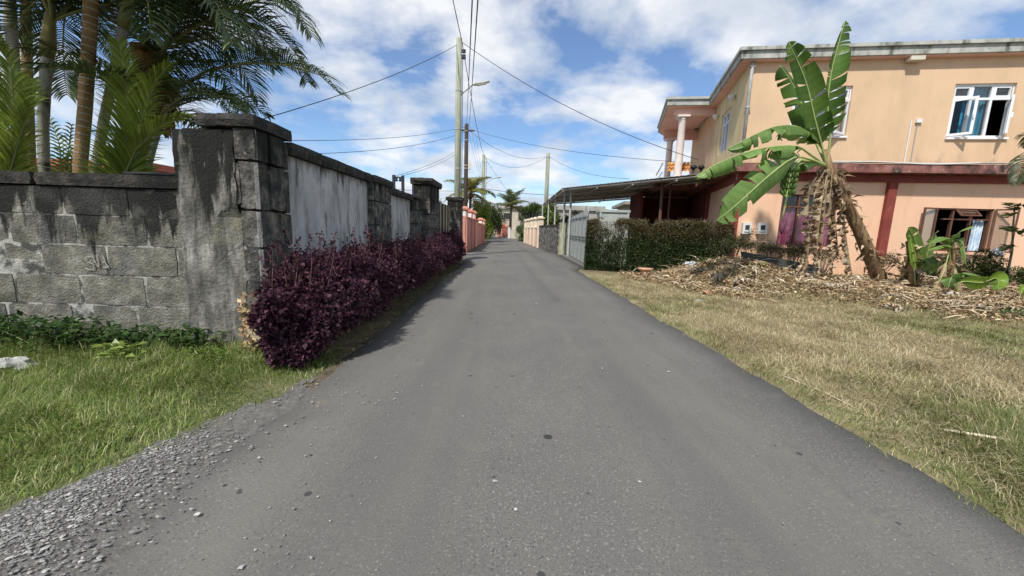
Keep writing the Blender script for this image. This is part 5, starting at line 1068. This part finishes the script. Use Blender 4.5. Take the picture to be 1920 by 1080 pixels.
sucker('banana_sucker', 'cut banana stump sprouting upright green leaves right of the leaning stem', ((9.29, 8.6, 0.27)[0], 8.6, 0), [(9.24, 8.6, 0.52), (9.08, 8.6, 1.12), (8.99, 8.6, 1.33)], .085,
       [([(9.41, 8.6, 0.28), (9.26, 8.55, 0.89), (9.01, 8.5, 1.36), (8.75, 8.45, 1.64)], .26, GL, 2, .2, (1, -.2, 0), {}), ([(9.44, 8.6, 0.28), (9.35, 8.5, 1.01), (9.34, 8.45, 1.43), (9.39, 8.4, 1.58)], .18, GL, 2, .3, None, {}), ([(9.4, 8.6, 0.34), (9.28, 8.5, 0.89), (9.36, 8.4, 0.84), (9.46, 8.35, 0.67)], .30, GL, 3, .3, (.6, -.4, .6), {}), ([(9.51, 8.7, 0.33), (9.35, 8.7, 1), (9.26, 8.7, 1.6)], .12, GL, 1, .2, (1, 0, 0), {}), ([(9.22, 8.5, 0.35), (9.04, 8.5, 1), (8.88, 8.5, 1.47)], .16, GLB, 1, .3, (1, 0, .1), {})])
sucker('banana_sucker', 'young banana plant with fanned leaves in front of the dark window', ((9.74, 8.2, 0.05)[0], 8.2, 0), [(9.61, 8.2, 0.58), (9.56, 8.2, 1.04), (9.5, 8.2, 1.38)], .075,
       [([(9.59, 8.2, 0.81), (9.48, 8.2, 1.32), (9.52, 8.1, 1.55), (9.72, 8.05, 1.69)], .22, GL, 2, .4, None, {}), ([(9.59, 8.2, 0.81), (9.39, 8.15, 1.32), (9.09, 8.05, 1.43), (8.8, 8, 1.28)], .22, GL, 2, .4, None, {}), ([(9.59, 8.2, 0.81), (9.33, 8.1, 1.24), (9.04, 8, 1.24), (8.77, 7.95, 1.14)], .20, GL, 2, .4, None, {}),
        ([(9.62, 8.2, 0.81), (9.57, 8.2, 1.33), (9.62, 8.1, 1.33), (9.69, 8, 0.83)], .24, GL, 3, .5, None, {}), ([(9.52, 8.2, 1.15), (9.43, 8.1, 1.33), (9.48, 8.05, 1.22)], .12, BR, 3, 1, None, dict(m='dry_leaf')), ([(9.49, 8.2, 1.15), (9.2, 8, 0.59), (8.88, 7.9, 0.2)], .25, BR, 8, 1.2, None, dict(m='dry_leaf')), ([(9.57, 8.2, 1.04), (9.69, 8.1, 0.54), (9.6, 8, 0.09)], .28, BR, 9, 1.4, None, dict(m='dry_leaf'))])
sucker('banana_sucker', 'small banana sucker with a bright lime green drooping leaf', ((9.35, 7.7, 0.02)[0], 7.7, 0), [(9.3, 7.7, 0.24), (9.24, 7.7, 0.46)], .05,
       [([(9.31, 7.7, 0.19), (9.2, 7.65, 0.53), (9.52, 7.55, 0.55), (9.74, 7.5, 0.65), (9.77, 7.45, 0.41)], .30, GLB, 2, .25, (.35, -.35, .9), {}), ([(9.31, 7.7, 0.19), (9.13, 7.7, 0.63), (9.45, 7.75, 0.72), (9.81, 7.8, 0.63)], .22, GL, 2, .4, None, {}), ([(9.3, 7.7, 0.19), (9.05, 7.6, 0.58), (8.83, 7.5, 0.64), (8.75, 7.45, 0.43)], .26, GLD, 1, .4, (.8, -.2, .5), {}), ([(9.31, 7.7, 0.13), (9.16, 7.6, 0.11), (9, 7.5, 0.02)], .18, GLD, 1, .3, None, {})])
sucker('banana_sucker', 'small green banana shoot at the right edge of the litter', ((9.9, 7.2, 0.09)[0], 7.2, 0), [(9.88, 7.2, 0.25)], .03, [([(9.88, 7.2, 0.25), (9.89, 7.2, 0.42), (9.96, 7.2, 0.56), (10.11, 7.2, 0.62)], .16, GLB, 1, .3, None, {})])
sucker('banana_leaf_offcut', 'broken green banana leaf lying on the litter by the corrugated sheet', ((6.3, 9.8, 0.48)[0], 9.8, 0), None, .05, [([(5.84, 9.7, 0.38), (6.05, 9.75, 0.58), (6.35, 9.8, 0.69), (6.69, 9.8, 0.67)], .42, GLD, 3, .5, None, {}), ([(6.02, 9.9, 0.42), (6.21, 9.9, 0.62), (6.56, 9.9, 0.63)], .30, GL, 2, .4, None, {})])
for o in bpy.data.objects:
    if o.name.startswith('banana_leaf_offcut'): o['category'] = 'leaf'
t = empty('banana_stump', ((9.34, 8.9, 0.16)[0], 8.9, float(gz(9.6, 8.9))), 0, 'dark cut banana stump tucked behind the sprouting one', 'stump')
MB().tube([(0, 0, -.1), (.02, 0, .35), (.05, .02, .8)], [.10, .085, .07], 10).build('pseudostem', 'banana_stem', t, smooth=True, jitter=.01)
o = leaves('dry_sheath', np.array([(random.gauss(0, .11), random.gauss(0, .11), random.uniform(.1, .8)) for _ in range(80)]), .26, .06, BR, 'dry_leaf', t, up=.1); o['kind'] = 'stuff'

# ---- papaya-like plant and palm tip at the right edge
b = ((12.34, 9.3, 1.18)[0], 9.3, 0); t = empty('leafy_sapling', b, 0, 'slender sapling with pinnate leaves at the right edge against the house', 'sapling')
MB().tube(rel([b, (12.31, 9.3, 1.18), (12.19, 9.3, 1.82), (12.13, 9.3, 2.26)], b), [.03, .022, .018, .01], 7).build('stem', 'bark', t, smooth=True)
for pts in ([(12.16, 9.3, 2.07), (11.91, 9.2, 2.25), (11.59, 9.1, 2.29)], [(12.17, 9.3, 2.01), (11.9, 9.2, 2.06), (11.69, 9.1, 1.95)], [(12.14, 9.3, 2.2), (12.15, 9.2, 2.26), (12.24, 9.1, 2.13)], [(12.25, 9.3, 1.57), (11.94, 9.2, 1.75), (11.7, 9.1, 1.68)], [(12.22, 9.3, 1.7), (12.27, 9.2, 1.57), (12.28, 9.1, 1.7)], [(12.32, 9.3, 1.25), (12.02, 9.2, 1.31), (11.82, 9.1, 1.18)]):
    frond(t, np.array(pts)-np.array(b), .16, 9, GR, .07, .3, .3, .2)
b = ((11.86, 8.4, 1.22)[0], 8.4, 0); t = empty('garden_palm', b, 0, 'palm with drooping dark fronds entering the frame at the right', 'palm')
MB().tube(rel([b, (11.72, 8.4, 2.02), (11.45, 8.4, 3.24)], b), [.10, .09, .08], 10).build('trunk', 'palm_trunk', t, smooth=True)
for pts in ([(11.45, 8.4, 3.24), (11.03, 8.3, 3.29), (10.64, 8.2, 3.07), (10.49, 8.1, 2.57)], [(11.44, 8.4, 3.3), (11.37, 8.3, 3.75), (11.71, 8.2, 3.84), (12.17, 8.1, 3.21)], [(11.44, 8.4, 3.3), (11.42, 8.6, 3.66), (11.75, 9, 3.83), (12.09, 9.3, 3.61)], [(11.45, 8.4, 3.24), (11.17, 8, 3.05), (11.1, 7.7, 2.49)]):
    frond(t, np.array(pts)-np.array(b), .34, 30, GD, .03, .3, .8, .15)

# ================================================================== LITTER, PROPS
def litter():
    n = 27000; x = rng.uniform(3.3, 12.5, n*3); y = rng.uniform(6.0, 11.4, n*3)
    lo = np.interp(x, [3.3, 4, 4.6, 6.2, 7.2, 8.5, 9.5, 12.5], [10.7, 9.2, 8.0, 7.8, 6.9, 6.2, 5.8, 5.4])+(fbm(x, y, 1.2, 61)-.5)*1.1; hi = np.interp(x, [3.3, 4, 7, 9, 12.5], [11.3, 11.6, 11.0, 10.2, 8.6])
    k = (y > lo) & (y < hi); k &= rng.random(len(x)) < np.clip((y-lo)/.5, .08, 1); x, y = x[k][:n], y[k][:n]; n = len(x)
    z = gz(x, y)+.02+rng.random(n)*(.07+.16*np.clip(fbm(x, y, 1.0, 62)-.35, 0, 1)*2)
    P = np.stack([x, y, z], 1); A = rdir(n); A[:, 2] *= .25
    o = leaves('leaf_litter', P, rng.lognormal(-2.75, .38, n), rng.lognormal(-3.5, .35, n), [(.40, .28, .15), (.50, .38, .23), (.25, .16, .08), (.62, .52, .36), (.14, .085, .045)], 'dry_leaf', None, A=unit(A), up=.55, w=[.3, .25, .2, .13, .12], fold=.22)
    tag(o, 'heap of dry brown leaf litter along the foot of the house', 'litter', None, 'stuff')
    n = 1100; i = rng.integers(0, len(x), n); P = np.stack([x[i], y[i], z[i]+.03], 1); az = rng.uniform(0, 6.28, n); A = np.stack([np.cos(az), np.sin(az), rng.normal(.05, .12, n)], 1)
    o = leaves('dry_stalk_litter', P, rng.uniform(.2, .8, n), rng.uniform(.012, .04, n), [(.52, .41, .27), (.42, .31, .18), (.66, .57, .43)], 'dry_leaf', None, A=unit(A), up=.7, fold=.06)
    tag(o, 'long dry banana stalks and husks scattered over the litter heap', 'litter', None, 'stuff')
litter()
# tufts of pale torn husk at the banana foot
t = empty('dead_leaf_pile', (7.6, 7.6, .1), 0, 'pale shredded banana leaves strewn over the litter at the banana foot', 'dead leaves')
b0 = Vector((7.6, 7.6, .1))
for i in range(34):
    x = random.uniform(6.8, 10.2) if i < 22 else random.uniform(4.6, 7.0); y = (7.35+random.uniform(-.5, .9)-.25*(x-7.5)) if i < 22 else random.uniform(8.3, 10.0); z = float(gz(x, y))+(.08 if i >= 22 else 0); a = random.uniform(0, 6.28); l = random.uniform(.4, 1.0); d = Vector((math.cos(a), math.sin(a)*.6, 0))*l
    p = Vector((x, y, z+.05)); banana_leaf(t, rel([p-d*.5, p+Vector((0, 0, .10)), p+d*.3+Vector((0, 0, .08)), p+d*.5], b0), .3, [(.52, .44, .33), (.62, .55, .44), (.40, .31, .2)], 16, .8, None, 'dry_leaf', .0, 'dead_leaf', 'coir', .1, 90+i, curl=.5, ribr=.01, point=.6, wvar=.5, tip=.8, crumple=.012)
# corrugated sheet half buried behind the heap
def corrugated():
    t = empty('corrugated_sheet', (7.22, 10.1, 0.59), R_(-14), 'dark corrugated iron sheet lying tilted behind the litter heap', 'metal sheet'); m = MB(); nu, nv = 60, 2
    for k in (0, .006):
        for j in range(nv+1):
            for i in range(nu+1): m.v.append((-.95+1.9*j/nv, .0+k, -.26+.52*i/nu+.0)); v = m.v[-1]; m.v[-1] = (v[0], v[1]+.018*math.sin(i*2*math.pi/8.5), v[2])
    w = nu+1; q = (nv+1)*w
    for j in range(nv):
        for i in range(nu): a = j*w+i; m.f += [(a, a+w, a+w+1, a+1), (q+a+1, q+a+w+1, q+a+w, q+a)]
    o = m.build('sheet', 'tin_dark', t); o.rotation_euler = (R_(-48), R_(9), 0)
corrugated()
def on_ground(x, y, dz=0): return (x, y, float(gz(x, y))+dz)
t = empty('terracotta_pot', on_ground(3.95, 10.9), .2, 'small pale terracotta pot standing at the left end of the litter heap', 'pot')
MB().lathe([(.10, 0), (.15, .22), (.165, .27), (.21, .275), (.21, .32), (.185, .325), (.17, .28), (.14, .2)], (0, 0, 0), 18).build('body', 'terracotta', t, smooth=True)
def crumple(name, c, d, m, label, cat, seed=0, bury=0):
    r = random.Random(seed); mb = MB(); nu, nv = 14, 8
    for j in range(nv+1):
        for i in range(nu): th = math.pi*j/nv; ph = 2*math.pi*i/nu; k = r.uniform(.65, 1.1); mb.v.append((c[0]+d[0]*math.sin(th)*math.cos(ph)*k, c[1]+d[1]*math.sin(th)*math.sin(ph)*k, c[2]+d[2]*(1-bury)+d[2]*math.cos(th)*k))
    for j in range(nv):
        for i in range(nu): a = j*nu+i; b_ = j*nu+(i+1) % nu; mb.f.append((a, a+nu, b_+nu, b_))
    return tag(mb.build(name, m), label, cat)
crumple('plastic_bag', (5.11, 10.6, 0.41), (.24, .16, .09), 'plastic_white', 'crumpled white plastic bag on top of the litter heap', 'bag', 2)
crumple('white_stone', on_ground(-4.2, 3.15), (.20, .14, .07), 'rock_white', 'pale stone in the grass at the left edge', 'stone', 3, .3)
crumple('white_stone', on_ground(5.05, 5.85), (.05, .04, .02), 'rock_white', 'small white fragment lying in the straw on the right verge', 'stone', 4)
crumple('white_stone', on_ground(3.9, 7.6), (.10, .06, .02), 'rock_white', 'flat whitish fragment in the straw below the litter heap', 'stone', 5)
t = empty('cardboard_scrap', on_ground(4.55, 8.45, .06), .5, 'tan cardboard scrap at the front of the litter heap', 'cardboard'); MB().box((0, 0, .0), (.30, .2, .012)).build('flap', 'terracotta', t).rotation_euler = (.45, .15, 0); MB().box((.05, .17, .035), (.3, .16, .012)).build('flap', 'cream_fence', t).rotation_euler = (-.3, 0, .1)
def stalk(name, pts, r, m, label, cat): tag(MB().tube([on_ground(x, y, z) for x, y, z in pts], [r*(1-.5*i/len(pts)) for i in range(len(pts))], 6).build(name, m, smooth=True), label, cat)
stalk('dry_stalk', [(3.42, 2.36, .03), (3.30, 2.40, .035), (3.18, 2.46, .03), (3.08, 2.52, .02)], .013, 'cream_fence', 'pale dry stalk lying in the straw at the right edge', 'stalk')
stalk('vine_stem', [(2.78, 3.62, .02), (2.68, 3.5, .03), (2.70, 3.35, .03), (2.76, 3.1, .03), (2.76, 2.85, .03), (2.74, 2.68, .02)], .006, 'cream_fence', 'thin curved dry vine along the right edge of the road', 'vine')
stalk('dark_cable', [(4.3, 4.9, .03), (4.8, 4.55, .03), (5.2, 4.25, .03)], .007, 'bark', 'thin dark stick lying across the straw on the right verge', 'stick')
P = Vector((12.48, 9.7, 1.06)); crumple('white_rag', (P.x, P.y, P.z-.05), (.14, .1, .12), 'plastic_white', 'white crumpled rag on the shrub below the open dark window', 'rag', 8)

# ---- pebbles on the gravel strip and loose stones on the asphalt
def pebbles(name, x, y, z, s, cols, label):
    n = len(x); base = np.array([[1, 0, 0], [-1, 0, 0], [0, 1, 0], [0, -1, 0], [0, 0, .62], [0, 0, -.62], [.62, .62, .3], [-.62, .62, .25], [-.62, -.62, .3], [.62, -.62, .2]], float)
    fs = np.array([[4, 0, 6, 6], [4, 6, 2, 2], [4, 2, 7, 7], [4, 7, 1, 1], [4, 1, 8, 8], [4, 8, 3, 3], [4, 3, 9, 9], [4, 9, 0, 0], [5, 6, 0, 0], [5, 2, 6, 6], [5, 7, 2, 2], [5, 1, 7, 7], [5, 8, 1, 1], [5, 3, 8, 8], [5, 9, 3, 3], [5, 0, 9, 9]])[:, :3]
    V = base[None]*(1+rng.normal(0, .17, (n, 10, 3))); V = V*np.stack([s*rng.uniform(.8, 1.4, n), s*rng.uniform(.7, 1.1, n), s*rng.uniform(.5, .9, n)], 1)[:, None]
    a = rng.uniform(0, 6.28, n); c, q = np.cos(a)[:, None], np.sin(a)[:, None]; X = V[..., 0]*c-V[..., 1]*q; Y = V[..., 0]*q+V[..., 1]*c
    V = np.stack([X+x[:, None], Y+y[:, None], V[..., 2]+z[:, None]], -1).reshape(-1, 3); F = (np.arange(n)[:, None, None]*10+fs[None]).reshape(-1, 3)
    me = bpy.data.meshes.new(name); me.from_pydata(V.tolist(), [], F.tolist()); me.update(); at = me.color_attributes.new('tint', 'FLOAT_COLOR', 'POINT')
    C = np.repeat(tints(n, cols, None, .2), 10, 0); at.data.foreach_set('color', np.concatenate([C, np.ones((len(C), 1))], 1).astype(np.float32).ravel()); me.materials.append(MATS['pebble'])
    return tag(link(bpy.data.objects.new(name, me)), label, 'gravel', None, 'stuff')
gc = [(.22, .217, .21), (.27, .265, .25), (.17, .168, .165), (.34, .33, .31), (.14, .138, .135)]
n = 70000; y = rng.uniform(.5, 3.1, n); left = np.minimum(-2.2+.39*(y-1.49), -1.62); x = left-.1+(-.55-left)*rng.random(n)**1.5; f = (x-left)/(-1.45-left)
dens = np.clip(1.15-f*1.05, 0, 1)**1.3*np.clip(1.2-(y-1.25)/.95, .05, 1)*np.clip(fbm(x, y, 2.6, 71)*1.9-.25, .05, 1)+.006; k = (rng.random(n) < dens) & (x > left+(fbm(x, y, 3, 72)-.6)*.3); x, y = x[k], y[k]
z = np.where(x > -1.5, .008, np.where(x > -1.75, -.004, gz(x, y)+.024))+rng.random(len(x))*.006
pebbles('gravel', x, y, z, np.clip(rng.lognormal(-5.35, .40, len(x)), .0025, .012), gc, 'grey crushed gravel at the left edge of the road')
n = 260; x = rng.uniform(-1.35, 2.2, n); y = rng.uniform(1.1, 9, n)**1.0; k = rng.random(n) < np.clip(.35+.65*(-x-.3), .25, 1); x, y = x[k], y[k]
pebbles('loose_pebbles', x, y, np.full(len(x), .02), np.clip(rng.lognormal(-5.1, .4, len(x)), .003, .014), [(.20, .195, .185), (.45, .44, .42), (.10, .10, .10)], 'loose pebbles scattered over the asphalt')

# ================================================================== GRASS
def scatter(n, x0, x1, y0, y1, near=2.0):
    """denser close to the camera"""
    y = y0+(y1-y0)*rng.random(n)**near; x = rng.uniform(x0, x1, n); return x, y
def grass_left():
    n = 150000; x, y = scatter(n, -6.2, -1.55, 1.2, 3.95, 1.35)
    edge = np.interp(y, [1.2, 1.49, 2.29, 2.99, 3.4, 4], [-2.25, -2.14, -1.83, -1.72, -1.62, -1.70])+(fbm(x, y, 2.5, 81)-.5)*.35; d = edge-x
    k = (d > 0) & (rng.random(n) < np.clip(.12+d/.55, 0, 1)*np.clip(-.1+1.9*fbm(x, y, 1.9, 83), .12, 1)); x, y, d = x[k], y[k], d[k]; n = len(x)
    L = rng.uniform(.04, .13, n)*(.55+.55*np.clip(d/.8, 0, 1))*(.7+.7*fbm(x, y, 2.2, 87))*(1+.7*np.clip((y-3.1)/.8, 0, 1)); P = np.stack([x, y, gz(x, y)+.01], 1); pale = rng.random(n) < np.clip(.42-d*.25, .10, .5)
    o = blades('green_grass', P, L, rng.uniform(.002, .0055, n), rng.uniform(.3, 1.6, n), [(.155, .22, .046), (.20, .27, .06), (.10, .16, .035), (.30, .335, .11), (.50, .45, .25)], [.28, .24, .18, .17, .13], lay=1.8); tag(o, 'short green grass in front of the block wall', 'grass', None, 'stuff')
    # blades along the hedge foot
    n = 9000; y = rng.uniform(3.2, 14.5, n); x = -1.78+rng.uniform(-.28, .26, n)+(fbm(y, y*0, 1.2, 85)-.5)*.2-.01*(y-3); P = np.stack([x, y, np.full(n, -.02)], 1)
    o = blades('hedge_foot_grass', P, rng.uniform(.02, .07, n), rng.uniform(.003, .006, n), rng.uniform(.3, 1.3, n), [(.07, .11, .02), (.12, .13, .04), (.18, .16, .07)]); tag(o, 'thin grass along the foot of the purple hedge', 'grass', None, 'stuff')
grass_left()
tag(sheet('hedge_bed', [(-2.3, 2.3), (-1.3, 2.3), (-1.3, 5), (-1.4, 10), (-1.5, 15.4), (-2.6, 15.4), (-2.6, 3.5)], -.022, 'soil'), kind='structure')
def grass_right():
    n = 420000; y = 1.0+10.2*rng.random(n)**1.9; x = 2.3+(y*.95+3.0)*rng.random(n); d = x-2.33-(fbm(y, y*0, 1.5, 21)-.5)*.2-(vnoise(x, y, 4, 55)-.5)*.12
    lo = np.interp(x, [3.3, 4, 4.6, 6.2, 7.2, 8.5, 9.5, 12.5], [10.9, 9.8, 8.6, 8.2, 7.4, 6.5, 6.0, 5.6]); k = (d > .0) & (y < lo+.5) & (rng.random(n) < np.clip(.15+d/.35, 0, 1)*np.clip(-.15+2.0*fbm(x, y, 1.4, 91), .18, 1)); x, y, d = x[k], y[k], d[k]; n = len(x)
    P = np.stack([x, y, gz(x, y)+.012], 1); gn = fbm(x, y, .55, 93)+np.clip((x-5.5)/6, 0, .2)*(y < 7)+.34*np.exp(-(d/.25)**2); pg = np.clip((gn-.37)*3.0, .14, .92); green = rng.random(n) < pg
    c1 = tints(n, [(.50, .42, .25), (.40, .33, .18), (.60, .53, .36), (.27, .21, .115)], [.35, .3, .2, .15], .18); c2 = tints(n, [(.17, .20, .06), (.13, .17, .05), (.26, .27, .10)], None, .2); col = np.where(green[:, None], c2, c1)
    L = np.where(green, rng.uniform(.03, .09, n), rng.uniform(.04, .20, n))*(.4+1.1*fbm(x, y, 2.3, 95)); lean = np.where(green, rng.uniform(.4, 1.3, n), rng.uniform(.9, 1.8, n))
    o = blades('dry_grass', P, L, rng.uniform(.0018, .0042, n)*(1+y*.10), lean, [(1, 1, 1)], lay=1.6); o.data.color_attributes['tint'].data.foreach_set('color', np.concatenate([np.repeat(col, 6, 0), np.ones((n*6, 1))], 1).astype(np.float32).ravel())
    tag(o, 'mown straw-coloured grass on the right verge', 'grass', None, 'stuff')
grass_right()
# weeds along the block wall
def weed(x, y, h, w_, n, L, cols, label, seed, name='broadleaf_weed'):
    t = empty(name, on_ground(x, y), 0, label, 'weed', 'weeds at the foot of the block wall'); g = np.random.default_rng(seed); P = np.stack([g.normal(0, w_*.5, n), g.normal(0, w_*.3, n), h*g.random(n)**.7], 1); m = MB()
    for i in range(min(10, n)): p = P[i]; m.tube([(p[0]*.3, p[1]*.3, -.02), (p[0]*.8, p[1]*.8, p[2]*.7), tuple(p)], .004, 4)
    m.build('stems', 'banana_rib', t); A = g.normal(size=(n, 3)); A[:, 2] = abs(A[:, 2])*.4; leaves('foliage', P, L*(1+g.normal(0, .2, n)), L*.6, cols, 'leaf', t, A=unit(A), up=.75); return t
WD = [(.04, .085, .022), (.055, .11, .028), (.03, .065, .018)]
for k, (x, w_, n, lb) in enumerate([(-5.0, .42, 420, 'dark broadleaf weeds at the left edge below the block wall'), (-4.35, .40, 420, 'dark broadleaf weeds below the chalk marks on the wall'), (-3.75, .30, 260, 'mid green weeds left of the plastered pillar face'), (-3.2, .28, 220, 'low weeds at the foot of the plastered pillar face')]):
    weed(x, 3.72, .30 if k < 2 else .22, w_, n, .075, WD, lb, 100+k)
weed(-3.45, 3.38, .17, .16, 70, .10, [(.20, .27, .06), (.26, .33, .09)], 'light yellow-green leafy weed in the grass before the wall', 110)
weed(-2.75, 3.45, .14, .35, 260, .035, [(.11, .19, .03), (.15, .23, .04)], 'small bright weeds beside the purple hedge corner', 111)
weed(-1.72, 3.42, .06, .04, 8, .06, [(.10, .19, .03)], 'single tiny green plant at the hedge foot by the road', 112)
weed(5.4, 10.2, .16, .5, 160, .07, GR, 'green sprouts growing through the litter heap', 113)
weed(8.9, 6.6, .16, .5, 220, .06, WD, 'dark green sprouts at the front right of the litter', 114)
